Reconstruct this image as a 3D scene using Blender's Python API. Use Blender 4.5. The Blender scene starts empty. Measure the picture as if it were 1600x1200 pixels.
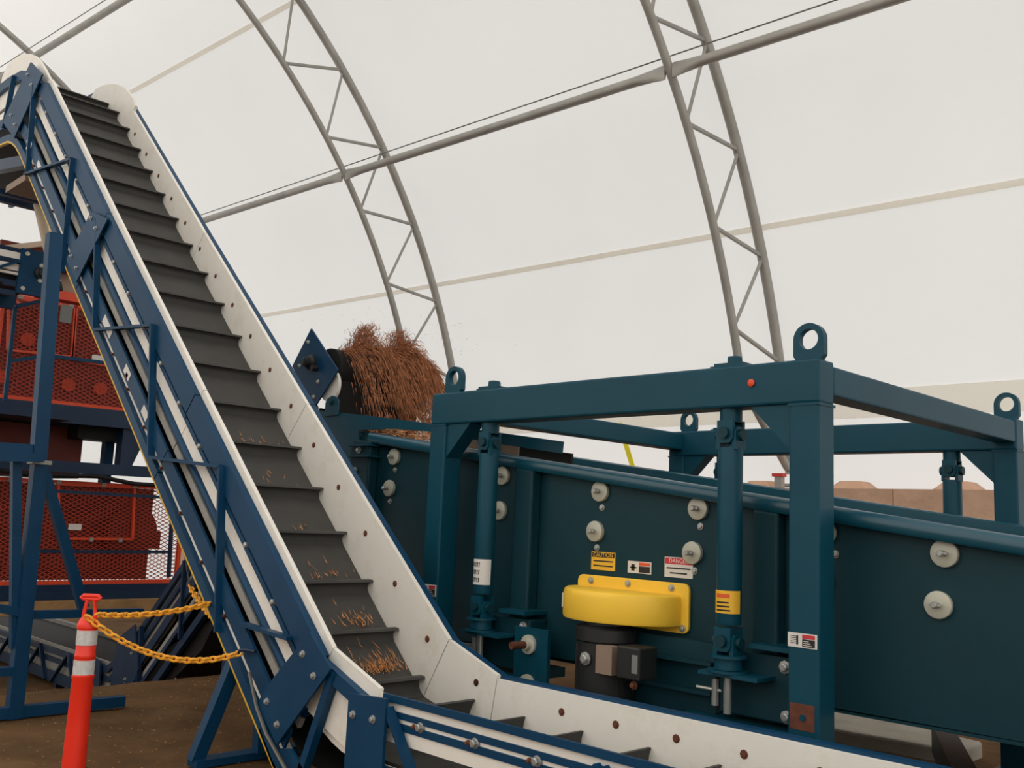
import bpy, math, random
from mathutils import Vector, Matrix
random.seed(7)
scene = bpy.context.scene
COL = scene.collection
V = Vector

# ------------------------------------------------------------------ camera
CAM_H = 1.6
def make_camera():
    f, hc, s = 1500.0, 812.0, 0.045
    roll = math.atan(s); pitch = math.atan((hc-600)*math.cos(roll)/f); a = math.radians(45.5)
    fw = V((-math.sin(a), math.cos(a), 0)); r = V((math.cos(a), math.sin(a), 0)); u = V((0, 0, 1))
    F = fw*math.cos(pitch)+u*math.sin(pitch); U = u*math.cos(pitch)-fw*math.sin(pitch)
    e1 = r*math.cos(roll)+U*math.sin(roll); e2 = U*math.cos(roll)-r*math.sin(roll)
    cd = bpy.data.cameras.new('camera'); cd.sensor_width = 36.0; cd.sensor_fit = 'HORIZONTAL'
    cd.lens = f/1600*36; cd.clip_end = 300
    co = bpy.data.objects.new('camera', cd); COL.objects.link(co)
    m = Matrix((e1, e2, -F)).transposed().to_4x4(); m.translation = V((0, 0, CAM_H))
    co.matrix_world = m; scene.camera = co
make_camera()

# ------------------------------------------------------------------ overcast daylight outside, filtered by the fabric roof
w = bpy.data.worlds.new('world'); scene.world = w; w.use_nodes = True
bg = w.node_tree.nodes['Background']; bg.inputs[0].default_value = (0.97, 0.975, 1.0, 1); bg.inputs[1].default_value = 1.9
sd = bpy.data.lights.new('hazy_sun', 'SUN'); sd.energy = 8.5; sd.angle = math.radians(12); sd.color = (1.0, .97, .92)
so = bpy.data.objects.new('hazy_sun', sd); COL.objects.link(so); so.location = (10, -10, 20)
so.rotation_euler = V((.62, -.62, .48)).to_track_quat('Z', 'Y').to_euler()      # hazy sun on the fabric behind the viewer
vs = scene.view_settings
vs.view_transform = 'Standard'; vs.look = 'None'; vs.exposure = 0.0; vs.gamma = 1.0; vs.use_curve_mapping = False

# ------------------------------------------------------------------ materials
def lin(c): return tuple(((x/255)/12.92 if x/255 <= .04045 else ((x/255+.055)/1.055)**2.4) for x in c)
def mat(name, rgb, rough=.5, metal=0.0, var=.12, scale=6.0, bump=0.0, spec=.5, srgb=True, dirt=None, dirtamt=.3, dscale=3.0):
    m = bpy.data.materials.new(name); m.use_nodes = True; nt = m.node_tree; N = nt.nodes; L = nt.links
    b = N['Principled BSDF']; c = lin(rgb) if srgb else rgb
    b.inputs['Roughness'].default_value = rough; b.inputs['Metallic'].default_value = metal
    b.inputs['Specular IOR Level'].default_value = spec
    tc = N.new('ShaderNodeTexCoord'); nz = N.new('ShaderNodeTexNoise'); nz.inputs['Scale'].default_value = scale; nz.inputs['Detail'].default_value = 5
    L.new(tc.outputs['Object'], nz.inputs['Vector'])
    rp = N.new('ShaderNodeValToRGB'); rp.color_ramp.elements[0].position = .3; rp.color_ramp.elements[1].position = .7
    rp.color_ramp.elements[0].color = (*[x*(1-var) for x in c], 1); rp.color_ramp.elements[1].color = (*[min(1, x*(1+var)) for x in c], 1)
    L.new(nz.outputs['Fac'], rp.inputs['Fac']); out = rp.outputs['Color']
    if dirt:
        n2 = N.new('ShaderNodeTexNoise'); n2.inputs['Scale'].default_value = dscale; n2.inputs['Detail'].default_value = 8; n2.inputs['Roughness'].default_value = .7
        L.new(tc.outputs['Object'], n2.inputs['Vector'])
        r2 = N.new('ShaderNodeValToRGB'); r2.color_ramp.elements[0].position = .5; r2.color_ramp.elements[1].position = .75
        r2.color_ramp.elements[0].color = (0, 0, 0, 1); r2.color_ramp.elements[1].color = (dirtamt,)*3+(1,)
        L.new(n2.outputs['Fac'], r2.inputs['Fac'])
        mx = N.new('ShaderNodeMixRGB'); L.new(r2.outputs['Color'], mx.inputs['Fac']); L.new(out, mx.inputs['Color1'])
        mx.inputs['Color2'].default_value = (*lin(dirt), 1); out = mx.outputs['Color']
    L.new(out, b.inputs['Base Color'])
    if bump:
        bn = N.new('ShaderNodeTexNoise'); bn.inputs['Scale'].default_value = scale*4; bn.inputs['Detail'].default_value = 6
        L.new(tc.outputs['Object'], bn.inputs['Vector'])
        bp = N.new('ShaderNodeBump'); bp.inputs['Strength'].default_value = bump; bp.inputs['Distance'].default_value = .03
        L.new(bn.outputs['Fac'], bp.inputs['Height']); L.new(bp.outputs['Normal'], b.inputs['Normal'])
    return m
def fabric_mat(name, trans, refl):
    m = bpy.data.materials.new(name); m.use_nodes = True; nt = m.node_tree; N = nt.nodes; L = nt.links
    N.remove(N['Principled BSDF']); o = N['Material Output']
    tc = N.new('ShaderNodeTexCoord'); nz = N.new('ShaderNodeTexNoise'); nz.inputs['Scale'].default_value = .5; nz.inputs['Detail'].default_value = 5
    L.new(tc.outputs['Object'], nz.inputs['Vector'])
    rp = N.new('ShaderNodeValToRGB'); rp.color_ramp.elements[0].position = .3; rp.color_ramp.elements[1].position = .7
    rp.color_ramp.elements[0].color = (*[x*.965 for x in trans], 1); rp.color_ramp.elements[1].color = (*trans, 1)
    L.new(nz.outputs['Fac'], rp.inputs['Fac'])
    t = N.new('ShaderNodeBsdfTranslucent'); L.new(rp.outputs['Color'], t.inputs['Color'])
    d = N.new('ShaderNodeBsdfDiffuse'); d.inputs['Color'].default_value = (*refl, 1)
    a = N.new('ShaderNodeAddShader'); L.new(t.outputs[0], a.inputs[0]); L.new(d.outputs[0], a.inputs[1]); L.new(a.outputs[0], o.inputs['Surface'])
    return m
M = dict(
    fabric=fabric_mat('roof_fabric', (.335, .325, .305), (.26, .255, .24)),
    fabric_band=fabric_mat('band_fabric', (.56, .553, .53), (.44, .435, .415)),
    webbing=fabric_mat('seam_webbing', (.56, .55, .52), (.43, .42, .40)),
    galv=mat('galvanised_steel', (158, 156, 150), .5, .3, .12, 3),
    cable=mat('steel_cable', (110, 108, 104), .5, .5),
    dirt=mat('packed_dirt', (98, 74, 50), .95, 0, .35, 1.7, .6, .1, dirt=(128, 106, 80), dirtamt=.6, dscale=.9),
    concrete=mat('concrete', (168, 162, 150), .9, 0, .12, 3, .3, .2),
    dusty=mat('dusty_concrete', (204, 168, 144), .95, 0, .12, 2, .5, .1, dirt=(190, 142, 114), dirtamt=.6, dscale=1.5),
    blue=mat('blue_enamel', (4, 58, 92), .45, 0, .10, 3, 0, .26, dirt=(70, 84, 92), dirtamt=.06),
    navy=mat('navy_enamel', (10, 42, 72), .45, 0, .12, 3, 0, .4, dirt=(70, 64, 56), dirtamt=.12),
    teal=mat('teal_enamel', (6, 66, 84), .45, 0, .08, 3, 0, .26, dirt=(56, 76, 76), dirtamt=.06),
    teal_dark=mat('dark_teal_enamel', (8, 52, 62), .5, 0, .08, 3, 0, .28, dirt=(40, 56, 56), dirtamt=.08),
    teal_gloss=mat('teal_gloss_enamel', (14, 72, 90), .28, 0, .06, 3, 0, .6),
    uhmw=mat('white_plastic_liner', (238, 234, 226), .42, 0, .03, 4, 0, .4, dirt=(196, 186, 168), dirtamt=.45, dscale=4),
    rubber=mat('black_rubber', (64, 63, 61), .62, 0, .12, 5, 0, .4),
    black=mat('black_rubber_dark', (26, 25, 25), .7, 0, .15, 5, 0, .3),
    motor=mat('motor_black', (26, 28, 29), .5, 0, .1, 6),
    yellow=mat('yellow_plastic', (252, 204, 66), .4, 0, .04, 4, 0, .4),
    trim_yellow=mat('yellow_trim', (214, 172, 40), .5, 0, .08, 5),
    chain=mat('orange_yellow_plastic', (246, 172, 48), .4, 0, .06, 9),
    orange=mat('orange_paint', (226, 74, 34), .45, 0, .08, 3),
    orange_mesh=mat('orange_mesh_paint', (184, 62, 36), .55, 0, .1, 3),
    maroon=mat('red_brown_paint', (104, 36, 24), .6, 0, .15, 2),
    delin=mat('red_orange_plastic', (240, 50, 28), .38, 0, .05, 4),
    reflective=mat('reflective_white', (205, 205, 204), .4, 0, .12, 40),
    washer=mat('zinc_washer', (188, 188, 174), .45, .15, .06, 6),
    bolt=mat('zinc_bolt', (170, 172, 170), .35, .6, .1, 12),
    rust=mat('rusty_bolt', (104, 58, 40), .7, .2, .25, 20),
    wood=mat('weathered_timber', (160, 126, 86), .85, 0, .25, 2.5, .3, .2, dirt=(110, 78, 50), dirtamt=.6),
    bark=mat('cedar_bark', (158, 104, 72), .85, 0, .5, 14, 0, .2),
    barklight=mat('cedar_bark_pale', (190, 140, 102), .85, 0, .3, 30, 0, .2),
    chip=mat('wood_chip', (196, 136, 84), .8, 0, .5, 30, 0, .2),
    white_label=mat('label_white', (222, 218, 212), .5, 0, .03),
    yellow_label=mat('label_yellow', (240, 186, 50), .5, 0, .03),
    red_label=mat('label_red', (204, 52, 60), .5, 0, .03),
    orange_label=mat('label_orange_red', (226, 92, 44), .5, 0, .03),
    ink=mat('label_ink', (34, 32, 30), .6, 0, .03),
    grey_label=mat('label_grey', (120, 124, 120), .5, 0, .05),
    grey_liner=mat('grey_plastic_liner', (150, 148, 142), .5, 0, .15, 5),  # plain grey liner colour, less white than uhmw
    tan=mat('tan_panel', (140, 120, 104), .7, 0, .1, 2),
    cream=mat('cream_pipe', (206, 188, 164), .5, 0, .08, 3),
    strap=mat('strap_yellow', (232, 218, 40), .6, 0, .05),
    red_tag=mat('tag_red', (200, 60, 50), .6, 0, .05),
)

# ------------------------------------------------------------------ mesh helpers
ORG = {}
def tag(o, label=None, cat=None, group=None, kind=None):
    if label: o['label'] = label
    if cat: o['category'] = cat
    if group: o['group'] = group
    if kind: o['kind'] = kind
    return o
def thing(name, label, cat, loc=(0, 0, 0), group=None):
    o = bpy.data.objects.new(name, None); o.empty_display_size = .1; COL.objects.link(o); o.location = loc
    ORG[o.name] = V(loc); return tag(o, label, cat, group)
class MB:
    def __init__(s): s.v = []; s.f = []
    def add(s, vs, fs):
        k = len(s.v); s.v += [V(p) for p in vs]; s.f += [tuple(i+k for i in f) for f in fs]; return s
    def hexa(s, p):   # 8 points: bottom 0-3, top 4-7
        return s.add(p, [(3, 2, 1, 0), (4, 5, 6, 7), (0, 1, 5, 4), (1, 2, 6, 5), (2, 3, 7, 6), (3, 0, 4, 7)])
    def box(s, a, b):
        x0, y0, z0 = [min(a[i], b[i]) for i in range(3)]; x1, y1, z1 = [max(a[i], b[i]) for i in range(3)]
        return s.hexa([(x0, y0, z0), (x1, y0, z0), (x1, y1, z0), (x0, y1, z0), (x0, y0, z1), (x1, y0, z1), (x1, y1, z1), (x0, y1, z1)])
    def bar(s, p, q, w, h, up=(0, 0, 1)):
        p, q = V(p), V(q); t = (q-p).normalized(); side = t.cross(V(up))
        if side.length < 1e-4: side = t.cross(V((1, 0, 0)))
        side.normalize(); u = side.cross(t).normalized(); a = side*w/2; b = u*h/2
        return s.hexa([p-a-b, p+a-b, q+a-b, q-a-b, p-a+b, p+a+b, q+a+b, q-a+b])
    def tube(s, p, q, r, n=12, r2=None):
        return s.path([p, q], r, n, radii=[r, r if r2 is None else r2])
    def path(s, pts, r, n=8, radii=None, caps=True):
        pts = [V(p) for p in pts]; k = len(s.v); ref = None
        for i, p in enumerate(pts):
            t = (pts[min(i+1, len(pts)-1)]-pts[max(i-1, 0)]).normalized()
            if ref is None:
                ref = t.cross(V((0, 0, 1)))
                if ref.length < 1e-3: ref = t.cross(V((1, 0, 0)))
            ref = (ref-t*ref.dot(t)).normalized(); b = t.cross(ref); rr = radii[i] if radii else r
            for j in range(n):
                a = 2*math.pi*j/n; s.v.append(p+(ref*math.cos(a)+b*math.sin(a))*rr)
        for i in range(len(pts)-1):
            for j in range(n):
                a = k+i*n+j; b = k+i*n+(j+1) % n; s.f.append((a, b, b+n, a+n))
        if caps:
            s.f.append(tuple(k+j for j in range(n))[::-1]); s.f.append(tuple(k+(len(pts)-1)*n+j for j in range(n)))
        return s
    def prism(s, poly, y0, y1):      # polygon in (x, z), extruded along y
        n = len(poly); k = len(s.v)
        s.v += [V((p[0], y0, p[1])) for p in poly]+[V((p[0], y1, p[1])) for p in poly]
        s.f.append(tuple(range(k, k+n))); s.f.append(tuple(range(k+n, k+2*n))[::-1])
        for i in range(n): j = (i+1) % n; s.f.append((k+j, k+i, k+n+i, k+n+j))
        return s
    def prismx(s, poly, x0, x1):     # polygon in (y, z), extruded along x
        n = len(poly); k = len(s.v)
        s.v += [V((x0, p[0], p[1])) for p in poly]+[V((x1, p[0], p[1])) for p in poly]
        s.f.append(tuple(range(k, k+n))); s.f.append(tuple(range(k+n, k+2*n))[::-1])
        for i in range(n): j = (i+1) % n; s.f.append((k+j, k+i, k+n+i, k+n+j))
        return s
    def prismz(s, poly, z0, z1):
        n = len(poly); k = len(s.v)
        s.v += [V((p[0], p[1], z0)) for p in poly]+[V((p[0], p[1], z1)) for p in poly]
        s.f.append(tuple(range(k, k+n))[::-1]); s.f.append(tuple(range(k+n, k+2*n)))
        for i in range(n): j = (i+1) % n; s.f.append((k+i, k+j, k+n+j, k+n+i))
        return s
    def lathe(s, prof, c, n=20, axis='z'):   # prof: (r, h)
        k = len(s.v); m = len(prof)
        for r, h in prof:
            for j in range(n):
                a = 2*math.pi*j/n; x, y = r*math.cos(a), r*math.sin(a)
                d = (x, y, h) if axis == 'z' else ((x, -h, y) if axis == 'y' else (h, x, y))
                s.v.append(V(c)+V(d))
        for i in range(m-1):
            for j in range(n):
                a = k+i*n+j; b = k+i*n+(j+1) % n; s.f.append((a, b, b+n, a+n))
        s.f.append(tuple(k+j for j in range(n))[::-1]); s.f.append(tuple(k+(m-1)*n+j for j in range(n)))
        return s
    def mesh(s, name, m, off=(0, 0, 0), smooth=False):
        me = bpy.data.meshes.new(name); o = V(off)
        me.from_pydata([tuple(p-o) for p in s.v], [], s.f); me.update()
        me.materials.append(M[m] if isinstance(m, str) else m)
        if smooth:
            for p in me.polygons: p.use_smooth = True
            try: me.set_sharp_from_angle(angle=math.radians(40))
            except Exception: pass
        return me
    def build(s, name, m, parent=None, smooth=False, bevel=0, origin=None):
        off = V((0, 0, 0))
        if parent is not None: off = ORG[parent.name]
        elif origin is not None: off = V(origin)
        me = s.mesh(name, m, off, smooth); fix_normals(me)
        o = bpy.data.objects.new(name, me); COL.objects.link(o)
        if parent is not None:
            o.parent = parent; ORG[o.name] = off
        else:
            o.location = off; ORG[o.name] = off
        if bevel:
            md = o.modifiers.new('bevel', 'BEVEL'); md.width = bevel; md.segments = 2; md.limit_method = 'ANGLE'; md.angle_limit = math.radians(50)
        return o
import bmesh
def fix_normals(me):
    if len(me.polygons) > 60000: return
    bm = bmesh.new(); bm.from_mesh(me); bmesh.ops.recalc_face_normals(bm, faces=bm.faces[:]); bm.to_mesh(me); bm.free()
SHARED = {}
def put(name, me, loc, parent, rot=None):     # a small repeated part that shares its mesh
    o = bpy.data.objects.new(name, me); COL.objects.link(o); o.parent = parent
    o.location = V(loc)-ORG[parent.name]; ORG[o.name] = ORG[parent.name]
    if rot: o.rotation_euler = rot
    return o
def shared(key, fn):
    if key not in SHARED: SHARED[key] = fn()
    return SHARED[key]
def bolt_mesh(r, h, m, n=8):
    def fn():
        mb = MB(); mb.lathe([(r*1.0, 0), (r*1.0, h*.25), (r*.62, h*.3), (r*.62, h*.9), (r*.45, h)], (0, 0, 0), n, 'y'); me = mb.mesh('bolt', m); fix_normals(me); return me
    return shared(('bolt', r, h, m), fn)
def bolts(parent, pts, r=.02, h=.025, m='bolt', name='bolt'):
    me = bolt_mesh(r, h, m)
    for p in pts: put(name, me, p, parent)
def wordmesh(txt, size, m, name):
    cu = bpy.data.curves.new(name, 'FONT'); cu.body = txt; cu.size = size; cu.align_x = 'CENTER'; cu.align_y = 'CENTER'; cu.extrude = .0004
    to = bpy.data.objects.new(name, cu); COL.objects.link(to); dg = bpy.context.evaluated_depsgraph_get()
    me = bpy.data.meshes.new_from_object(to.evaluated_get(dg)); bpy.data.objects.remove(to); me.materials.clear(); me.materials.append(M[m]); return me

# ================================================================== THE SETTING: fabric arch building
CY, CZ = -.07, .78
def arc(R, a): a = math.radians(a); return (CY+R*math.cos(a), CZ+R*math.sin(a))
XA, XB = -21.5, 12.0
mb = MB(); R = 11.16; n = 72; a0, a1 = 4.0, 176.0; nx = 24
for i in range(nx+1):
    x = XA+(XB-XA)*i/nx
    for j in range(n+1):
        y, z = arc(R, a0+(a1-a0)*j/n); mb.v.append(V((x, y, z)))
for i in range(nx):
    for j in range(n):
        k = i*(n+1)+j; mb.f.append((k, k+1, k+n+2, k+n+1))
o = mb.build('ceiling', 'fabric', smooth=True); tag(o, 'white translucent fabric roof stretched over the arch trusses', kind='structure')
for nm, x, lb in (('wall_left', XA, 'white fabric end wall far behind the orange machine'), ('wall_right', XB, 'white fabric end wall behind the viewer')):
    mb = MB(); pts = [arc(R, a0+(a1-a0)*j/n) for j in range(n+1)]
    lo = [(pts[-1][0], -.9), (pts[0][0], -.9)]
    allp = pts+lo; mb.add([(x, p[0], p[1]) for p in allp], [tuple(range(len(allp)))])
    tag(mb.build(nm, 'fabric'), lb, kind='structure')
for nm, ang, lb in (('wall_back', a0, 'white fabric skirt hanging behind the dusty block wall'), ('wall_front', a1, 'white fabric skirt behind the viewer')):
    y, z = arc(R, ang); mb = MB(); mb.add([(XA, y, -.9), (XB, y, -.9), (XB, y, z), (XA, y, z)], [(0, 1, 2, 3)]); tag(mb.build(nm, 'fabric'), lb, kind='structure')
def fabric_strip(name, fa, hw, m, label, x0=XA, x1=XB):   # flat webbing following the fabric along the building
    mb = MB(); k = 24
    for i in range(k+1):
        x = x0+(x1-x0)*i/k; a = fa(x)
        for da in (-hw, hw): y, z = arc(R-.025, a+da); mb.v.append(V((x, y, z)))
        for da in (-hw, hw): y, z = arc(R-.018, a+da); mb.v.append(V((x, y, z)))
    for i in range(k):
        p = i*4; q = p+4
        mb.f += [(p, p+1, q+1, q), (p+2, q+2, q+3, p+3), (p, q, q+2, p+2), (p+1, p+3, q+3, q+1)]
    return tag(mb.build(name, m), label, kind='structure')
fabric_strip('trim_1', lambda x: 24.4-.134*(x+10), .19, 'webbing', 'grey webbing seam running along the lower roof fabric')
fabric_strip('trim_2', lambda x: 50.3-.2*(x+14), .2, 'webbing', 'grey webbing seam running along the upper roof fabric')
fabric_strip('trim_3', lambda x: 12.2, .85, 'fabric_band', 'beige fabric band above the block wall')  # separate strip in its own tone along the lower fabric

# ground: level by the screener, sinking towards the far conveyor
def gz(x, y):
    t = min(1, max(0, (-8.6-x)/2.2)); t = t*t*(3-2*t)
    return -.84*t
mb = MB(); xs = [XA+(XB-XA)*i/150 for i in range(151)]; ys = [-11.4+23*j/100 for j in range(101)]
rg = random.Random(3)
for x in xs:
    for y in ys: mb.v.append(V((x, y, gz(x, y)-.004+rg.uniform(-.012, .004))))
for i in range(150):
    for j in range(100):
        k = i*101+j; mb.f.append((k, k+101, k+102, k+1))
tag(mb.build('floor', 'dirt', smooth=True), 'brown packed dirt floor', kind='structure')
mb = MB(); mb.prismz([(-4.6, 7.25), (-2.78, 7.42), (-2.8, 7.9), (-4.6, 8.3)], -.05, .1)  # pale patch raised slightly above the floor
mb.build('floor_patch', 'concrete', bevel=.02); tag(bpy.data.objects['floor_patch'], 'pale raised patch on the floor under the screener', 'slab')

# block walls carrying the arches
def block_wall(name, x0, x1, y0, y1, label, detail=True):
    t = thing(name, label, 'wall', ((x0+x1)/2, (y0+y1)/2, -.85)); H = 2.12; c = 3
    hz = (H+.0)/c; L = 1.18
    def blk():
        m_ = MB(); m_.box((-L/2+.006, y0-(y0+y1)/2, .006), (L/2-.006, y1-(y0+y1)/2, hz-.006)); me = m_.mesh('concrete_block', 'dusty'); fix_normals(me); return me
    def knob():
        m_ = MB(); a, b, h = .21, .12, .09
        m_.hexa([(-a, -a, 0), (a, -a, 0), (a, a, 0), (-a, a, 0), (-b, -b, h), (b, -b, h), (b, b, h), (-b, b, h)]); me = m_.mesh('knob', 'dusty'); fix_normals(me); return me
    bm_, km_ = blk(), knob(); base = 0
    for r in range(-1, c):
        off = 0 if (r % 2 == 0) else L/2; x = x1-L/2-off*0
        k = 0
        while x-L/2 > x0-1e-3:
            o = put('concrete_block', bm_, (x, (y0+y1)/2, base+r*hz), t)
            if r == c-1 and detail:
                put('knob', km_, (x, (y0+y1)/2, base+H), o).location = V((0, 0, hz))
            x -= L; k += 1
    return t
block_wall('block_wall', -3.34-1.18*15, -3.34, 10.3, 10.95, 'dusty pinkish concrete block wall with knobs under the fabric')
mb = MB(); mb.box((-3.345, 10.3, 0), (-3.3, 10.95, 2.1)); 
mb.build('end_plate', 'concrete', bpy.data.objects['block_wall'])
block_wall('block_wall', -21.2, XB, -11.5, -10.85, 'concrete block wall behind the viewer', False)

# arch trusses
RI, RO = 10.1, 11.03
def truss(x, label, shift=0.0, lo=8.0):
    t = thing('roof_truss', label, 'truss', (x, arc(RO, lo)[0], arc(RO, lo)[1]), 'galvanised arch trusses')
    mb = MB(); mb.path([(x, *arc(RO-.06, lo+.4))]+[(x, *arc(RI, 14.5+(165.5-14.5)*i/80)) for i in range(81)]+[(x, *arc(RO-.06, 171.6))], .05, 10); mb.build('inner_chord', 'galv', t, True)
    mb = MB(); mb.path([(x, *arc(RO, lo+(172-lo)*i/80)) for i in range(81)], .063, 10); mb.build('outer_chord', 'galv', t, True)
    k = 0; a = 18.75+shift
    while a < 163:
        i0 = arc(RI, a); o0 = arc(RO, a-2.9); o1 = arc(RO, a+3.9)
        mb = MB(); mb.tube((x, *i0), (x, *o0), .027, 8); mb.build('web_strut', 'galv', t, True)
        mb = MB(); mb.tube((x, *i0), (x, *o1), .021, 8); mb.build('web_strut', 'galv', t, True)
        a += 6.85
    mb = MB(); y, z = arc(RO, lo); mb.box((x-.16, y-.2, z-.16), (x+.16, y+.12, z-.13)); mb.build('base_plate', 'galv', t)
    return t
truss(-6.05, 'galvanised arch truss rising behind the right lifting lug of the teal frame', -.6)
truss(-12.1, 'galvanised arch truss rising from behind the flying bark', .6)
truss(-19.6, 'galvanised arch truss at the upper left behind the conveyor head', .6)
def purlin(label, fa, Rp, x0, x1):
    t = thing('roof_purlin', label, 'purlin', (x0, *arc(Rp, fa(x0))), 'roof purlins')
    tr = [-19.6, -12.1, -6.05, 0, 6.05]; tr = [q for q in tr if x0 <= q <= x1]
    for a, b in zip([x0]+tr, tr+[x1]):
        if b-a < .2: continue
        pts = []; rad = []
        mb = MB(); prof = [(0, .35), (.05, .35), (.35, 0), (.5, 0)]
        ss = [a+.05, a+.1, a+.22, a+.45, (a+b)/2, b-.45, b-.22, b-.1, b-.05]; fl = [1, 1, .5, 0, 0, 0, .5, 1, 1]
        k0 = len(mb.v); nn = 10
        for s_, f_ in zip(ss, fl):
            y, z = arc(Rp, fa(s_))
            for j in range(nn):
                an = 2*math.pi*j/nn; mb.v.append(V((s_, y+math.cos(an)*.058*(1-.7*f_), z+math.sin(an)*.058*(1+.55*f_))))
        for i in range(len(ss)-1):
            for j in range(nn):
                p = i*nn+j; q = i*nn+(j+1) % nn; mb.f.append((p, q, q+nn, p+nn))
        mb.f += [tuple(range(nn)), tuple(range((len(ss)-1)*nn, len(ss)*nn))]
        mb.build('purlin_tube', 'galv', t, True)
    return t
purlin('galvanised tube purlin crossing the middle of the roof behind both trusses', lambda x: 35.95-.184*(x+10), 10.08, XA, 3)
purlin('galvanised tube purlin at the upper left corner of the roof', lambda x: 58.3-.38*(x+15.8), 10.08, XA, -6.05)
def cable(label, fa, Rp, x0, x1, r=.008):
    mb = MB(); mb.path([(x0+(x1-x0)*i/12, *arc(Rp, fa(x0+(x1-x0)*i/12))) for i in range(13)], r, 6)
    o = mb.build('brace_cable', 'cable', origin=(x0, *arc(Rp, fa(x0)))); tag(o, label, 'cable', 'roof cables')
cable('thin steel cable running just above the middle roof purlin', lambda x: 36.6-.16*(x+10), 10.3, XA+.1, 3)
cable('thin steel cable running just above the upper left purlin', lambda x: 59.0-.38*(x+15.8), 10.25, XA+.1, -6.05)

# ================================================================== conveyors
class Path2:
    """polyline of the wall top in (x, z) with mitred offsets towards the underside"""
    def __init__(s, pts):
        s.p = [V(q) for q in pts]; s.n = []; N = []; s.k = [1.0]*len(pts)
        for a, b in zip(s.p, s.p[1:]):
            d = (b-a).normalized(); nn = V((-d.y, d.x))
            if nn.y > 0: nn = -nn
            N.append(nn)
        for i in range(len(s.p)):
            if i == 0: s.n.append(N[0])
            elif i == len(N): s.n.append(N[-1])
            else: s.n.append((N[i-1]+N[i])/(1+N[i-1].dot(N[i])))
    def off(s, i, d): q = s.p[i]+s.n[i]*(d*s.k[i] if d > .42 else d); return (q.x, q.y)
    def band(s, mb, i, n0, n1, y0, y1, trim=0.0):
        a0, b0, b1, a1 = [V(q) for q in (s.off(i, n0), s.off(i+1, n0), s.off(i+1, n1), s.off(i, n1))]
        if trim:
            d = (b0-a0).normalized()*trim; a0 += d; a1 += d; b0 -= d; b1 -= d
        mb.prism([a0, b0, b1, a1], y0, y1); return mb
    def run(s, mb, i0, i1, n0, n1, y0, y1):
        up = [s.off(i, n0) for i in range(i0, i1+1)]; dn = [s.off(i, n1) for i in range(i0, i1+1)]
        for k in range(i1-i0): mb.prism([up[k], up[k+1], dn[k+1], dn[k]], y0, y1)
        return mb
    def at(s, x, n=0.0):
        for a, b, i in zip(s.p, s.p[1:], range(99)):
            lo, hi = min(a.x, b.x), max(a.x, b.x)
            if lo-1e-6 <= x <= hi+1e-6:
                t = (x-a.x)/(b.x-a.x); q = a.lerp(b, t); d = (b-a).normalized(); nn = V((-d.y, d.x)); nn = -nn if nn.y > 0 else nn
                k = s.k[i]*(1-t)+s.k[i+1]*t; return q+nn*(n*k if n > .42 else n), d, nn
def cleat_mesh(y0, y1, h):
    def fn():
        # local: +x uphill, +z away from belt; scooped cleat whose tip hangs over the downhill side
        if h > .12: prof = [(-.10, -.004), (-.06, .006), (-.034, .02), (-.018, .045), (-.014, .08), (-.02, .13), (-.032, h), (-.012, h), (.008, .1), (.02, .03), (.05, -.004)]
        else: prof = [(-.11, -.004), (-.07, .004), (-.042, .013), (-.026, .027), (-.022, .045), (-.032, .068), (-.054, h), (-.038, h+.008), (-.008, .075), (.014, .045), (.03, .018), (.06, -.004)]
        m_ = MB(); m_.prism(prof, 0, y1-y0); me = m_.mesh('cleat', 'rubber', smooth=True); fix_normals(me); return me
    return shared(('cleat', round(y1-y0, 3), h), fn)
def add_cleat(parent, P, x, nb, y0, y1, sgn, h=.165):
    q, d, nn = P.at(x, nb); me = cleat_mesh(y0, y1, h)
    if d.y < 0: d = -d
    if abs(d.y) < .1: d = V((sgn, d.y*0)).normalized()
    o = put('cleat', me, (q.x, y0, q.y), parent)
    ez = V((-nn.x, 0, -nn.y)); ex = V((d.x, 0, d.y)); ey = ez.cross(ex)
    if ey.y < 0:
        o.location = V((q.x, y1, q.y))-ORG[parent.name]
    o.rotation_euler = Matrix((ex, ey, ez)).transposed().to_euler()
    return o

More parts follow.
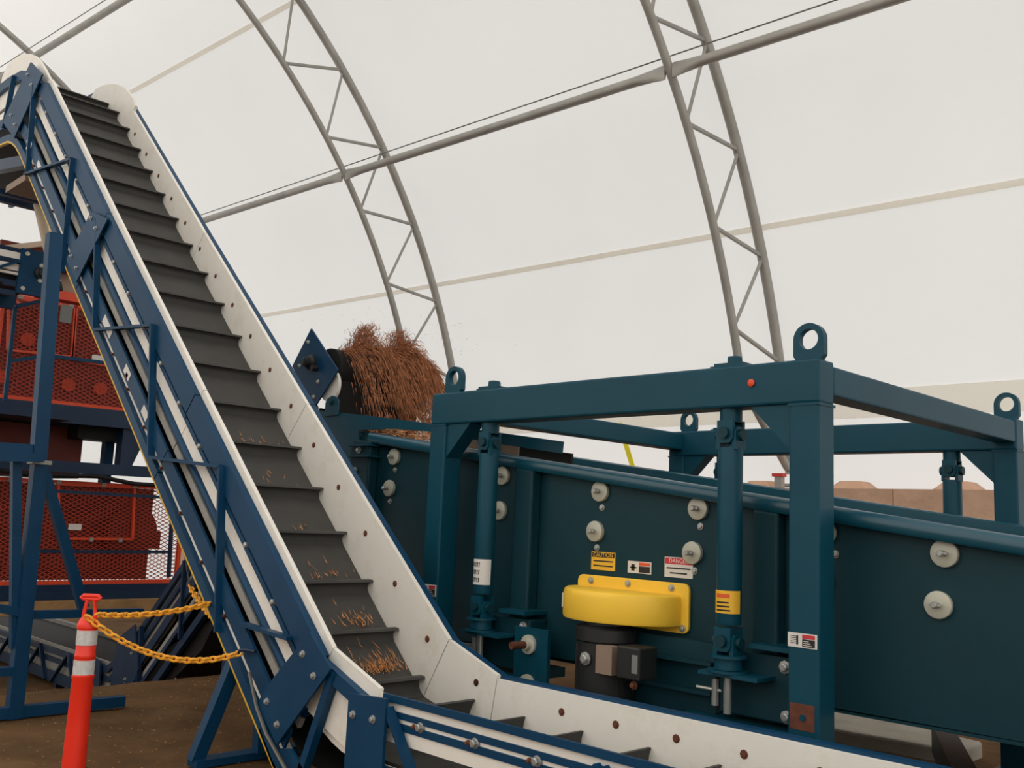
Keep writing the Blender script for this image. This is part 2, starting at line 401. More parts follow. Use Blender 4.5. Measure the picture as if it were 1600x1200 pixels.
def belt_n(x):      # depth of the belt below the wall top along the incline
    st = [(-4.609, .40), (-6.424, .335), (-8.411, .27), (-10.521, .24), (-15, .24)]
    for (a, p), (b, q) in zip(st, st[1:]):
        if b <= x <= a: return p+(q-p)*(x-a)/(b-a)
    return .36
def main_conveyor():
    Y0, Y1 = 3.2, 4.1
    t = thing('incline_conveyor', 'tall blue cleated incline conveyor with white side liners and black belt', 'conveyor', (-5.66, 3.6, 0))
    P = Path2([(.9, .675), (-4.155, .671), (-4.609, .826), (-6.424, 2.405), (-8.411, 4.15), (-10.521, 6.033), (-10.80, 6.24), (-11.1, 6.40), (-11.4, 6.50), (-11.9, 6.56), (-14.6, 6.6)])
    P.k = [1.0, 1.0, .94, .965, 1.0, 1.04, 1.04, 1.04, 1.04, 1.04, 1.04]
    # white liners, one sheet per section, near and far
    for i, (a, b) in enumerate([(0, 1), (1, 2), (2, 3), (3, 4), (4, 5), (5, 10)]):
        for (ya, yb, side) in ((Y0+.012, Y0+.04, 0), (Y1-.03, Y1, 1)):
            mb = MB(); n0 = {0: .0, 1: -.02, 2: -.02, 3: -.02, 4: -.02, 5: -.02}[a if a < 5 else 5]
            if a < 5: P.band(mb, a, n0, .4 if a else (.225 if side == 0 else .34), ya, yb, .004)
            else: P.run(mb, 5, 10, .03, .4, ya, yb)
            mb.build('side_liner', 'uhmw', t)
    # round cap plate of the near and far liner at the head bend
    for ya, yb, pts in ((Y0+.010, Y0+.042, [(-10.46, 6.0), (-10.566, 6.07), (-10.778, 6.255), (-10.987, 6.42), (-11.15, 6.52), (-11.32, 6.60), (-11.645, 6.70), (-11.9, 6.73), (-12.15, 6.72), (-12.3, 6.62), (-12.3, 6.3), (-10.75, 5.85)]),
                        (Y1-.032, Y1+.002, [(-10.36, 6.0), (-10.42, 6.09), (-10.556, 6.205), (-10.76, 6.345), (-10.92, 6.42), (-11.065, 6.475), (-11.363, 6.55), (-11.624, 6.58), (-11.75, 6.5), (-11.8, 6.2), (-10.7, 5.7)])):
        mb = MB(); mb.prism(pts, ya, yb); mb.build('head_liner', 'uhmw', t)
    bars = [('top_chord', .03, .20, Y0-.035, Y0+.01, 'blue'), ('slot_bar', .232, .268, Y0-.02, Y0+.01, 'blue'),
            ('wear_strip', .50, .56, Y0-.0, Y0+.03, 'grey_liner'), ('flat_bar', .575, .705, Y0-.04, Y0-.02, 'blue'),
            ('wear_strip', .722, .785, Y0-.0, Y0+.03, 'uhmw'), ('bottom_chord', .79, .865, Y0-.035, Y0+.02, 'blue'), ('edge_trim', .865, .882, Y0-.035, Y0+.0, 'trim_yellow')]
    for i in (2, 3, 4):
        for nm, n0, n1, ya, yb, m in bars:
            mb = MB(); P.band(mb, i, n0, n1, ya, yb, .006); mb.build(nm, m, t)
        mb = MB(); a = P.off(i, .45); b = P.off(i+1, .45); mb.tube((a[0], Y0+.02, a[1]), (b[0], Y0+.02, b[1]), .034, 12); mb.build('return_tube', 'blue', t, True)
        for nm, n0, n1, m in (('top_chord', .04, .13, 'blue'), ('bottom_chord', .79, .865, 'blue')):   # far side
            mb = MB(); P.band(mb, i, n0-.06 if nm == 'top_chord' else n0, n1, Y1+.002, Y1+.05, .004); mb.build(nm, m, t)
        mb = MB(); P.band(mb, i, .3, .78, Y1+.01, Y1+.03); mb.build('side_plate', 'blue', t)
    # bend and top bend pieces
    mb = MB(); P.band(mb, 1, .05, .13, Y0-.035, Y0+.01); mb.build('top_chord', 'blue', t)
    mb = MB(); P.band(mb, 1, -.02, .08, Y1+.002, Y1+.05); mb.build('top_chord', 'blue', t)
    mb = MB(); P.run(mb, 5, 10, .09, .2, Y0-.035, Y0+.01); mb.build('top_chord', 'blue', t)
    mb = MB(); P.run(mb, 5, 10, -.04, .1, Y1+.002, Y1+.05); mb.build('top_chord', 'blue', t)
    mb = MB(); P.run(mb, 5, 10, .79, .865, Y0-.035, Y0+.02); mb.build('bottom_chord', 'blue', t)
    mb = MB(); P.run(mb, 5, 10, .79, .865, Y1, Y1+.05); mb.build('bottom_chord', 'blue', t)
    mb = MB(); P.run(mb, 5, 10, .865, .885, Y0-.035, Y0); mb.build('edge_trim', 'trim_yellow', t)
    mb = MB(); P.run(mb, 5, 10, .575, .7, Y0-.04, Y0-.02); mb.build('flat_bar', 'blue', t)
    mb = MB(); P.run(mb, 5, 10, .45, .53, Y0, Y0+.03); mb.build('wear_strip', 'uhmw', t)
    # curved chord under the lower bend
    low = [(-5.2, .335), (-5.02, .17), (-4.84, .08), (-4.6, .05)]
    mb = MB()
    for a, b in zip(low, low[1:]): mb.bar((a[0], Y0-.01, a[1]), (b[0], Y0-.01, b[1]), .05, .07, (0, 1, 0))
    mb.build('bottom_chord', 'blue', t)
    mb = MB()
    for a, b in zip(low, low[1:]): mb.bar((a[0]-.03, Y0-.02, a[1]-.035), (b[0]-.02, Y0-.02, b[1]-.045), .02, .03, (0, 1, 0))
    mb.build('edge_trim', 'trim_yellow', t)
    for r0, r1 in ((.52, .62), (.66, .70), (.78, .92)):     # curved white wear guides of the bend
        c = (-4.28, 1.2); mb = MB(); st = [(c[0]+math.cos(math.radians(an)), c[1]+math.sin(math.radians(an)), an) for an in range(226, 268, 6)]
        for a in range(len(st)-1):
            A, B = math.radians(st[a][2]), math.radians(st[a+1][2])
            mb.prism([(c[0]+r0*math.cos(A), c[1]+r0*math.sin(A)), (c[0]+r0*math.cos(B), c[1]+r0*math.sin(B)), (c[0]+r1*math.cos(B), c[1]+r1*math.sin(B)), (c[0]+r1*math.cos(A), c[1]+r1*math.sin(A))], Y0+.042, Y0+.07)
        mb.build('wear_guide', 'uhmw', t, True)
    mb = MB(); mb.bar((-4.52, Y0-.02, .73), (-4.78, Y0-.02, .12), .05, .05, (0, 1, 0)); mb.build('web_strut', 'blue', t)
    # level infeed section
    for nm, n0, n1, ya, yb, m in [('top_chord', -.006, .030, Y0-.006, Y0+.011, 'blue'), ('rail_bar', .072, .104, Y0+.004, Y0+.0125, 'blue'), ('rail_bar', .124, .160, Y0+.004, Y0+.0125, 'blue'),
                                  ('wear_strip', .352, .362, Y0, Y0+.03, 'uhmw'), ('flat_bar', .34, .42, Y0-.03, Y0-.01, 'blue'), ('bottom_chord', .54, .61, Y0-.04, Y0+.02, 'blue')]:
        mb = MB(); a, b = P.off(0, n0), P.off(0, n1); mb.box((.9, ya, a[1]), (-4.1, yb, b[1])); mb.build(nm, m, t)
    mb = MB(); mb.box((.9, Y1+.002, .69), (-4.16, Y1+.05, .56)); mb.build('top_chord', 'blue', t)
    mb = MB(); mb.box((.9, Y1+.002, .13), (-4.6, Y1+.05, .06)); mb.build('bottom_chord', 'blue', t)
    mb = MB(); mb.box((.9, Y1+.01, .56), (-4.4, Y1+.03, .1)); mb.build('side_plate', 'blue', t)
    for xa, xb in ((-4.02, -3.6), (-2.62, -3.04), (-2.6, -2.18), (-1.2, -1.62)):
        mb = MB(); mb.bar((xa, Y0-.03, .62), (xb, Y0-.03, .1), .035, .045, (0, 1, 0)); mb.build('web_strut', 'blue', t)
    mb = MB(); mb.prism([(-4.326, .65), (-4.006, .671), (-4.006, .03), (-4.326, .03)], Y0-.06, Y0-.042); sp = mb.build('splice_plate', 'blue', t)
    bolts(sp, [(-4.274, Y0-.06, .55), (-4.101, Y0-.06, .554), (-4.274, Y0-.06, .12), (-4.101, Y0-.06, .12)], .022, .02)
    bolts(t, [(-3.8+.4*i, Y0+.012, .672-.112) for i in range(10)], .03, .03, 'bolt', 'rail_bolt')
    bolts(t, [(-3.83+.4*i, Y0-.01, .672-.112) for i in range(10)], .013, .02, 'rust', 'rail_bolt_tip')
    # splice plates on the incline, given as corner points in (x, z)
    for poly, bs in (([(-10.983, 6.359), (-10.541, 6.078), (-11.244, 5.546), (-11.753, 5.879)], [(-11.018, 6.22), (-10.841, 6.047), (-11.442, 5.87), (-11.258, 5.706)]),
                     ([(-8.706, 4.191), (-8.313, 4.041), (-8.89, 3.558), (-9.199, 3.825)], [(-8.684, 4.12), (-8.549, 4.0), (-9.074, 3.829), (-8.913, 3.693)]),
                     ([(-4.72, .921), (-4.491, .753), (-4.975, .263), (-5.219, .458), (-5.076, .611)], [(-4.768, .796), (-4.645, .694), (-5.107, .483), (-4.978, .376)])):
        mb = MB(); mb.prism(poly, Y0-.072, Y0-.056); sp = mb.build('splice_plate', 'blue', t)
        bolts(sp, [(x, Y0-.072, z) for x, z in bs], .022, .02)
    # zigzag web
    for a, b in (((-10.76, 5.02), (-9.391, 4.86)), ((-8.373, 3.063), (-7.217, 2.973)), ((-7.039, 1.944), (-5.935, 1.864)), ((-5.5, .885), (-4.95, .86)),
                 ((-10.83, 6.1), (-10.7, 5.0)), ((-9.40, 4.87), (-9.33, 3.72)), ((-8.6, 4.1), (-8.373, 3.063)), ((-7.217, 2.973), (-7.039, 1.944)), ((-5.935, 1.864), (-5.80, .80)), ((-11.6, 6.4), (-11.75, 5.8))):
        mb = MB(); mb.bar((a[0], Y0-.047, a[1]), (b[0], Y0-.047, b[1]), .022, .055, (0, 1, 0)); mb.build('web_strut', 'blue', t)
    # rail bolts in the slot and on the flat bar
    pts = []; pts2 = []; x = -5.05
    while x > -10.4:
        q, d, nn = P.at(x, .218); pts.append((q.x, Y0-.0, q.y)); q, d, nn = P.at(x+.1, .755); pts2.append((q.x, Y0-.0, q.y)); x -= .37
    bolts(t, pts, .028, .05, 'bolt', 'rail_bolt'); bolts(t, pts2, .018, .03, 'rust', 'rail_bolt')
    pts = []
    x = -4.4
    for k in range(13): q, d, nn = P.at(-.6-.38*k if k < 9 else -4.3, .1); pts.append((q.x, Y1-.03, q.y))
    x = -4.72
    while x > -10.5: q, d, nn = P.at(x, .13); pts.append((q.x, Y1-.03, q.y)); x -= .365
    bolts(t, pts, .022, .008, 'rust', 'liner_bolt')
    # belt: carrying run, return run, cleats
    mb = MB(); NB = .24; NBS = [.335, .335, .40, .335, .27, .24, .24, .24, .24, .24, .24]
    pts = [P.off(i, NBS[i]) for i in range(11)]
    for a, b in zip(pts, pts[1:]): mb.prism([a, b, (b[0], b[1]-.02), (a[0], a[1]-.02)], Y0+.045, Y1-.032)
    mb.build('carrying_belt', 'rubber', t)
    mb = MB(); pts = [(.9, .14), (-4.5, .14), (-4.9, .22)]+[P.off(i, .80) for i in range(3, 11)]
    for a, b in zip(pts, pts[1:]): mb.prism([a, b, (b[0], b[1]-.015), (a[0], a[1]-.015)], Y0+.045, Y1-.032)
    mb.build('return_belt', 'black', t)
    xs_ = [-1.37, -1.79, -2.22, -2.648, -3.06, -3.508, -3.942, -4.356, -4.80, -5.09, -5.403]
    x = -5.403
    for k in range(16):
        x -= .366 if k > 3 else .34
        xs_.append(x)
    for x in xs_:
        if x > -4.2: add_cleat(t, P, x, .335, Y0+.045, Y1-.032, -1)
        elif x > -4.5: add_cleat(t, P, x+.06, .36, Y0+.045, Y1-.032, -1)
        else: nb = belt_n(x+.1); add_cleat(t, P, x+.66*(nb-.09)-.04, nb+.006, Y0+.045, Y1-.032, -1, .09)
    for x in (-11.25, -11.7, -12.15, -12.6): add_cleat(t, P, x, NB, Y0+.045, Y1-.032, -1, .09)
    # A-frame supports
    for y, s_ in ((3.44, -1), (4.0, 1)):
        mb = MB(); mb.bar((-5.66, y, .05), (-5.70, y, .62), .07, .07, (1, 0, 0)); mb.build('support_leg', 'blue', t)
    mb = MB(); mb.bar((-5.76, 3.05, .03), (-5.66, 3.24, .70), .085, .075, (1, 0, 0)); mb.build('support_leg', 'blue', t)
    mb = MB(); mb.bar((-5.76, 4.45, .03), (-5.66, 4.2, .70), .085, .075, (1, 0, 0)); mb.build('support_leg', 'blue', t)
    mb = MB(); mb.box((-5.80, 3.02, 0), (-5.68, 4.5, .045)); mb.build('support_foot', 'blue', t)
    mb = MB(); mb.hexa([(-12.3, 3.2, 5.42), (-10.9, 3.2, 5.18), (-10.9, 3.3, 5.18), (-12.3, 3.3, 5.42), (-12.3, 3.2, 5.56), (-10.9, 3.2, 5.30), (-10.9, 3.3, 5.30), (-12.3, 3.3, 5.56)]); mb.build('cross_member', 'navy', t)
    for x in (-13.0, -13.3):
        mb = MB(); mb.box((x+.9, 3.2, 5.14), (x+.8, 4.2, 5.2)); mb.build('cross_member', 'navy', t)
    mb = MB(); mb.box((-11.75, 3.25, 5.06), (-11.1, 4.05, 5.14)); mb.build('discharge_pan', 'tan', t)
    for x in (-2.0, -.2):
        for y in (Y0, Y1): mb = MB(); mb.box((x-.035, y-.035, 0), (x+.035, y+.035, .12)); mb.build('support_leg', 'blue', t)
    # stickers on the side bar
    def sticker(x, nrm, l, wd, m, name='sticker'):
        q, d, nn = P.at(x, nrm); mb = MB(); a, b = d*l/2, nn*wd/2
        c = [q-a-b, q+a-b, q+a+b, q-a+b]; mb.prism([(p.x, p.y) for p in c], Y0-.044, Y0-.041); return mb.build(name, m, t)
    for x, l, wd in ((-10.35, .2, .07), (-9.95, .15, .06), (-7.72, .26, .075), (-7.22, .15, .07), (-6.82, .13, .07)): sticker(x, .64, l, wd, 'white_label')
    sticker(-7.21, .66, .05, .04, 'red_label')
    mb = MB(); mb.prism([(-4.80, .13), (-4.74, .17), (-4.69, .12), (-4.74, .07)], Y0-.05, Y0-.046); mb.build('sticker', 'white_label', t)
    mb = MB(); mb.prism([(-4.98, .24), (-4.86, .26), (-4.66, .14), (-4.72, .04), (-4.86, .07)], Y0-.045, Y0-.03); mb.build('tab_plate', 'blue', t)
    mb = MB(); cp = [P.at(-5.3, .62), P.at(-5.0, .58)]
    mb.path([(-5.32, Y0-.08, .62), (-5.2, Y0-.085, .44), (-5.06, Y0-.09, .31), (-4.9, Y0-.085, .2), (-4.7, Y0-.08, .06), (-4.5, Y0-.075, -.0+.02)], .011, 6); mb.build('cable_line', 'cable', t, True)
    return t, P
CONV, PM = main_conveyor()

def feed_conveyor():
    Y0, Y1 = 5.0, 6.05
    t = thing('feed_conveyor', 'blue incline conveyor rising behind the tall one to the screener feed', 'conveyor', (-11.4, 5.5, -.84))
    P = Path2([(-18.5, -.33), (-11.75, -.33), (-11.25, -.05), (-7.95, 2.835)])
    for i, (a, b) in enumerate([(0, 1), (1, 2), (2, 3)]):
        for ya, yb in ((Y0+.012, Y0+.04), (Y1-.03, Y1)):
            mb = MB(); P.band(mb, a, -.02, .36, ya, yb, .004); mb.build('side_liner', 'grey_liner', t)
        D = .78 if a == 2 else .44
        for nm, n0, n1, ya, yb, m in [('top_chord', .02, .09, Y0-.035, Y0+.01, 'navy'), ('slot_bar', .14, .2, Y0-.02, Y0+.01, 'navy'), ('flat_bar', .30, .40, Y0-.04, Y0-.02, 'navy'), ('wear_strip', .46, .52, Y0, Y0+.03, 'grey_liner'),
                                      ('flat_bar', .55, .6, Y0-.04, Y0-.02, 'navy'), ('bottom_chord', D-.08, D, Y0-.035, Y0+.02, 'navy')]:
            if n1 > D: continue
            mb = MB(); P.band(mb, a, n0, n1, ya, yb, .004); mb.build(nm, m, t)
        mb = MB(); P.band(mb, a, -.02, .1, Y1+.002, Y1+.05); mb.build('top_chord', 'navy', t)
        mb = MB(); P.band(mb, a, .3, D, Y1+.01, Y1+.03); mb.build('side_plate', 'navy', t)
        mb = MB(); P.band(mb, a, .36 if a == 2 else .04, .375, Y0+.045, Y1-.032); mb.build('carrying_belt', 'black', t)
        mb = MB(); P.band(mb, a, D-.03, D-.01, Y0+.045, Y1-.032); mb.build('return_belt', 'black', t)
    mb = MB(); mb.prism([(-11.45, -.45), (-10.95, -.78), (-9.6, .1), (-9.3, .5)], Y0+.05, Y1-.04); mb.build('sagging_return_belt', 'black', t)
    for poly, bs in (([(-12.35, -.25), (-11.85, -.3), (-11.8, -.82), (-12.3, -.82)], [(-12.2, -.4), (-12.0, -.4), (-12.2, -.7), (-12.0, -.7)]),
                     ([(-11.45, .0), (-11.0, .22), (-10.8, -.25), (-11.05, -.72), (-11.5, -.62)], [(-11.2, .0), (-11.0, -.1), (-11.1, -.4), (-11.2, -.55)])):
        mb = MB(); mb.prism(poly, Y0-.072, Y0-.05); sp = mb.build('splice_plate', 'navy', t); bolts(sp, [(x, Y0-.072, z) for x, z in bs], .02, .02)
    x = -10.9; k = 0
    while x < -8:
        a, _, _ = P.at(x, .05); b, _, _ = P.at(x+.05, .74); mb = MB(); mb.bar((a.x, Y0-.045, a.y), (b.x-.45, Y0-.045, b.y-.35), .03, .05, (0, 1, 0)); mb.build('web_strut', 'navy', t); x += .9
    for x in (-17.5, -16.3, -15.1, -13.9, -12.9):
        mb = MB(); mb.bar((x, Y0-.045, -.35), (x-.5, Y0-.045, -.76), .03, .05, (0, 1, 0)); mb.build('web_strut', 'navy', t)
        mb = MB(); mb.bar((x, Y0-.045, -.35), (x+.3, Y0-.045, -.76), .03, .05, (0, 1, 0)); mb.build('web_strut', 'navy', t)
    for x in (-10.8+.36*i for i in range(8)): add_cleat(t, P, x, .37, Y0+.045, Y1-.032, 1)
    # head: drum, diamond side plates, white discs, bearing
    hx, hz = -7.62, 2.93
    mb = MB(); mb.lathe([(.2, 0), (.2, -(Y1-Y0-.1))], (hx, Y0+.05, hz), 24, 'y'); mb.build('head_drum', 'black', t, True)
    for y, s_ in ((Y0-.03, -1), (Y1+.03, 1)):
        mb = MB(); mb.prism([(-7.835, 3.33), (-8.12, 2.985), (-7.68, 2.56), (-7.335, 2.885)], y-.008, y+.008); dp = mb.build('diamond_plate', 'blue', t)
        bolts(dp, [(-7.86, y-.008, 3.2), (-7.98, y-.008, 2.98), (-7.64, y-.008, 2.8), (-7.70, y-.008, 2.66)], .02, .02, 'washer')
    mb = MB(); mb.lathe([(.075, 0), (.075, .03), (.05, .05), (.05, .085), (.03, .1)], (-7.765, Y0-.038, 2.99), 14, 'y'); mb.lathe([(.03, 0), (.03, .06)], (-7.68, Y0-.038, 2.93), 10, 'y'); mb.build('bearing', 'motor', t, True)
    for y in (Y0+.005, Y1-.01):
        mb = MB(); mb.lathe([(.15, 0), (.15, -.03)], (hx+.10, y, hz-.17), 24, 'y'); mb.build('head_disc', 'uhmw', t, True)
    mb = MB(); mb.hexa([(-7.45, Y0+.06, 2.1), (-7.42, Y0+.06, 2.1), (-7.42, Y1-.05, 2.1), (-7.45, Y1-.05, 2.1), (-7.5, Y0+.06, 2.85), (-7.46, Y0+.06, 2.85), (-7.46, Y1-.05, 2.85), (-7.5, Y1-.05, 2.85)]); mb.build('drum_back_sheet', 'black', t)  # black sheet below the head drum, behind the falling bark
    for x in (-17, -13.4):
        for y in (Y0+.05, Y1-.05): mb = MB(); mb.box((x-.04, y-.04, -.84), (x+.04, y+.04, -.72)); mb.build('support_leg', 'navy', t)
    for y in (Y0+.03, Y1-.03): mb = MB(); mb.box((-9.05, y-.04, -.4), (-8.97, y+.04, 1.1)); mb.build('support_leg', 'navy', t)
feed_conveyor()

# ================================================================== screener: lifting frame
FX0, FX1, FY0, FY1, FH = -5.41, -2.352, 4.5, 7.6, 2.49
PW = .168; BH = .23
fr = thing('lifting_frame', 'teal square-tube frame with lifting lugs standing around the screener', 'frame', ((FX0+FX1)/2, (FY0+FY1)/2, 0))
for x in (FX0, FX1-PW):
    for y in (FY0, FY1-PW):
        mb = MB(); mb.box((x, y, 0), (x+PW, y+PW, FH-BH)); mb.build('post', 'teal', fr, bevel=.012)
        mb = MB(); mb.box((x-.05, y-.05, 0), (x+PW+.05, y+PW+.05, .02)); mb.build('base_plate', 'teal', fr)
for y in (FY0, FY1-PW):
    mb = MB(); mb.box((FX0, y, FH-BH), (FX1, y+PW, FH)); mb.build('long_beam', 'teal', fr, bevel=.014)
    for x in (FX0, FX1-PW):     # weld collar under the beam
        mb = MB(); mb.box((x-.004, y-.004, FH-BH-.012), (x+PW+.004, y+PW+.004, FH-BH+.002)); mb.build('weld_seam', 'teal', fr)
for x in (FX0, FX1-PW):
    mb = MB(); mb.box((x+.006, FY0+PW, FH-BH+.055), (x+PW-.006, FY1-PW, FH-.02)); mb.build('short_beam', 'teal', fr, bevel=.012)
for y in (FY0, FY1-PW):
    g = .24
    for x, s_ in ((FX0+PW, 1), (FX1-PW, -1)):
        mb = MB(); z = FH-BH; mb.prism([(x, z), (x+s_*g, z), (x, z-g)], y+.02, y+PW-.02); mb.build('gusset', 'teal', fr)
def lug_mesh():
    mb = MB(); wd, h, th, hr = .086, .12, .022, .055; outer = [(-wd, 0), (-wd, h*.5)]
    outer = []
    n = 24
    cz = .115
    inner = [(hr*math.cos(2*math.pi*j/n), cz+hr*math.sin(2*math.pi*j/n)) for j in range(n)]
    for j in range(n):
        a = 2*math.pi*j/n; x, z = math.cos(a), math.sin(a)
        if z >= 0: outer.append((wd*x, cz+wd*z))
        else:
            k = min(wd/max(abs(x), 1e-6), cz/max(abs(z), 1e-6)); outer.append((x*k, cz+z*k))
    for y in (-th, th): mb.v += [V((p[0], y, p[1])) for p in outer]+[V((p[0], y, p[1])) for p in inner]
    for j in range(n):
        k = (j+1) % n
        mb.f += [(j, k, n+k, n+j), (2*n+j, 3*n+j, 3*n+k, 2*n+k), (j, 2*n+j, 2*n+k, k), (n+j, n+k, 3*n+k, 3*n+j)]
    me = mb.mesh('lifting_lug', 'teal'); fix_normals(me); return me
lm = lug_mesh()
for x in (FX0+.17, FX1-.085):
    for y in (FY0+.07, FY1-.085): put('lifting_lug', lm, (x, y, FH-.002), fr)
for x in (-4.84, -2.9):
    for y in (FY0+.085, FY1-.085):
        mb = MB(); mb.box((x-.09, y-.07, FH), (x+.09, y+.07, FH+.022)); mb.box((x-.13, y-.05, FH), (x+.0, y+.05, FH+.012)); ap = mb.build('anchor_plate', 'teal', fr)
        mb = MB(); mb.lathe([(.045, 0), (.045, .035), (.04, .045)], (x, y, FH+.02), 6); mb.build('anchor_nut', 'teal', ap)
mb = MB(); mb.lathe([(.02, 0), (.021, .008), (.014, .012)], (-2.74, FY0-.002, 2.385), 10, 'y'); mb.build('orange_plug', 'orange', fr, True)['label'] = 'small orange plug'
# wear marks and stickers on the posts
def warn_sticker(parent, x0, x1, z0, z1, y, face='y'):
    mb = MB(); mb.box((x0, y-.003, z0), (x1, y, z1)); s_ = mb.build('warning_sticker', 'white_label', parent)
    dx, dz = x1-x0, z1-z0
    for (a, b, c, d, m) in ((.5, .93, .64, .92, 'red_label'), (.5, .93, .08, .6, 'ink')):
        mb = MB(); mb.box((x0+a*dx, y-.0045, z0+c*dz), (x0+b*dx, y-.003, z0+d*dz)); mb.build('sticker_panel', m, s_)
    for k in range(3):
        mb = MB(); mb.box((x0+.54*dx, y-.0055, z0+(.16+.14*k)*dz), (x0+(.84-.06*k)*dx, y-.0045, z0+(.2+.14*k)*dz)); mb.build('print_line', 'white_label', s_)
    mb = MB(); mb.box((x0+.3*dx, y-.0045, z0+.2*dz), (x0+.36*dx, y-.003, z0+.82*dz))
    for k in range(5):
        zz = z0+(.26+.12*k)*dz; mb.box((x0+.1*dx, y-.0045, zz), (x0+.3*dx, y-.003, zz+.04*dz))
    mb.build('hand_symbol', 'ink', s_)
warn_sticker(fr, -2.518, -2.36, 1.035, 1.105, FY0)
warn_sticker(fr, -5.40, -5.245, 1.04, 1.12, FY0)
mb = MB(); mb.box((-2.505, FY0-.002, .64), (-2.375, FY0, .765)); mb.build('bare_patch', 'rust', fr)
mb = MB(); mb.lathe([(.016, 0), (.016, .006)], (-2.435, FY0-.002, .70), 12, 'y'); mb.build('patch_hole', 'teal', fr)

# ================================================================== screener tub
tub = thing('screener_tub', 'dark teal sloping screener tub with pale tension discs hung in the frame', 'screener', (-3.8, 6.0, .68))
def rz(x): return 2.268-.1277*(x+6.518)
TY0, TY1 = 4.85, 7.05
XL, XR = -6.74, -.9
prof = [(XL, rz(XL)), (XR, rz(XR)), (XR, .71), (-5.6, .69), (-6.3, .95), (XL, 1.5)]
for y, nm in ((TY0, 'near_side_plate'), (TY1, 'far_side_plate')):
    mb = MB(); mb.prism(prof, y, y+.02); mb.build(nm, 'teal_dark', tub)
def slope_bar(mb, x0, x1, prof):     # prof (y, dz) swept along the rim line
    n = len(prof); k = len(mb.v)
    for x in (x0, x1): mb.v += [V((x, p[0], rz(x)+p[1])) for p in prof]
    mb.f += [tuple(range(k, k+n)), tuple(range(k+n, k+2*n))[::-1]]
    for i in range(n): j = (i+1) % n; mb.f.append((k+i, k+j, k+n+j, k+n+i))
    return mb
rim = [(TY0-.075, -.085), (TY0-.085, -.07), (TY0-.085, -.03), (TY0-.07, -.008), (TY0-.045, .0), (TY0+.02, .0), (TY0+.02, -.085)]
mb = MB(); slope_bar(mb, XL+.2, XR, rim); mb.build('near_rim', 'teal_gloss', tub, True)
mb = MB(); slope_bar(mb, -6.5, XR, [(TY1-.1, -.1), (TY1-.1, -.01), (TY1-.08, .0), (TY1+.03, 0), (TY1+.03, -.1)]); mb.build('far_rim', 'teal_gloss', tub)
mb = MB(); mb.hexa([(XL, TY0+.02, rz(XL)-.5), (XR, TY0+.02, rz(XR)-.5), (XR, TY1, rz(XR)-.5), (XL, TY1, rz(XL)-.5), (XL, TY0+.02, rz(XL)-.47), (XR, TY0+.02, rz(XR)-.47), (XR, TY1, rz(XR)-.47), (XL, TY1, rz(XL)-.47)]); mb.build('screen_deck', 'tan', tub)
mb = MB(); mb.box((XL, TY0, 1.5), (XL-.02, TY1, rz(XL)-.05)); mb.build('end_plate', 'teal_dark', tub)
mb = MB(); mb.box((-5.6, TY0, .69), (XR, TY1, .71)); mb.build('bottom_plate', 'teal_dark', tub)
mb = MB(); mb.box((XR, TY0, .71), (XR+.02, TY1, 1.2)); mb.build('end_plate', 'teal_dark', tub)
for xa, xb, d in ((XL, XL+.26, .1), (-4.765, -4.595, .1), (-2.885, -2.73, .09)):
    mb = MB(); top = rz(xa)-.085; mb.prism([(xa, top), (xb, top-.02), (xb, .73 if xa > -6 else 1.15), (xa, .73 if xa > -6 else 1.4)], TY0-d, TY0); mb.build('side_rib', 'teal_dark', tub, bevel=.015)
mb = MB(); mb.box((-6.74, TY0-.14, 2.06), (-6.44, TY0, 2.075)); mb.box((-6.74, TY0-.14, 2.15), (-6.44, TY0, 2.165)); mb.build('rib_shelf', 'teal', tub)
bolts(tub, [(-6.62, TY0-.1, 2.12), (-6.66, TY0-.1, 1.95)], .03, .03)
def disc_mesh():
    mb = MB(); mb.lathe([(.066, 0), (.068, .012), (.066, .026), (.058, .03), (.02, .03)], (0, 0, 0), 24, 'y'); me = mb.mesh('tension_disc', 'washer', smooth=True); fix_normals(me); return me
dm = disc_mesh()
def stud_mesh():
    mb = MB(); mb.lathe([(.016, 0), (.016, .05), (.012, .055)], (0, 0, 0), 8, 'y'); mb.box((-.03, -.04, -.005), (.03, -.02, .005)); me = mb.mesh('stud', 'bolt'); fix_normals(me); return me
sm = stud_mesh()
for x, z in ((-6.254, 2.065), (-6.297, 1.809), (-4.975, 1.91), (-4.99, 1.661), (-4.058, 1.808), (-4.09, 1.55), (-3.298, 1.714), (-3.333, 1.453), (-2.50, 1.608), (-2.52, 1.357), (-1.87, 1.531), (-1.904, 1.283), (-1.2, 1.44), (-1.24, 1.19)):
    o = put('tension_disc', dm, (x, TY0, z), tub); s_ = put('stud', sm, (x, TY0-.03, z), tub)
    s_.parent = o; s_.location = V((0, -.028, 0))
bolts(tub, [(x+.01, TY0, z-.105) for x, z in ((-6.254, 2.065), (-6.297, 1.809), (-4.058, 1.808), (-4.09, 1.55), (-3.298, 1.714), (-3.333, 1.453), (-2.45, 1.6))], .022, .018)
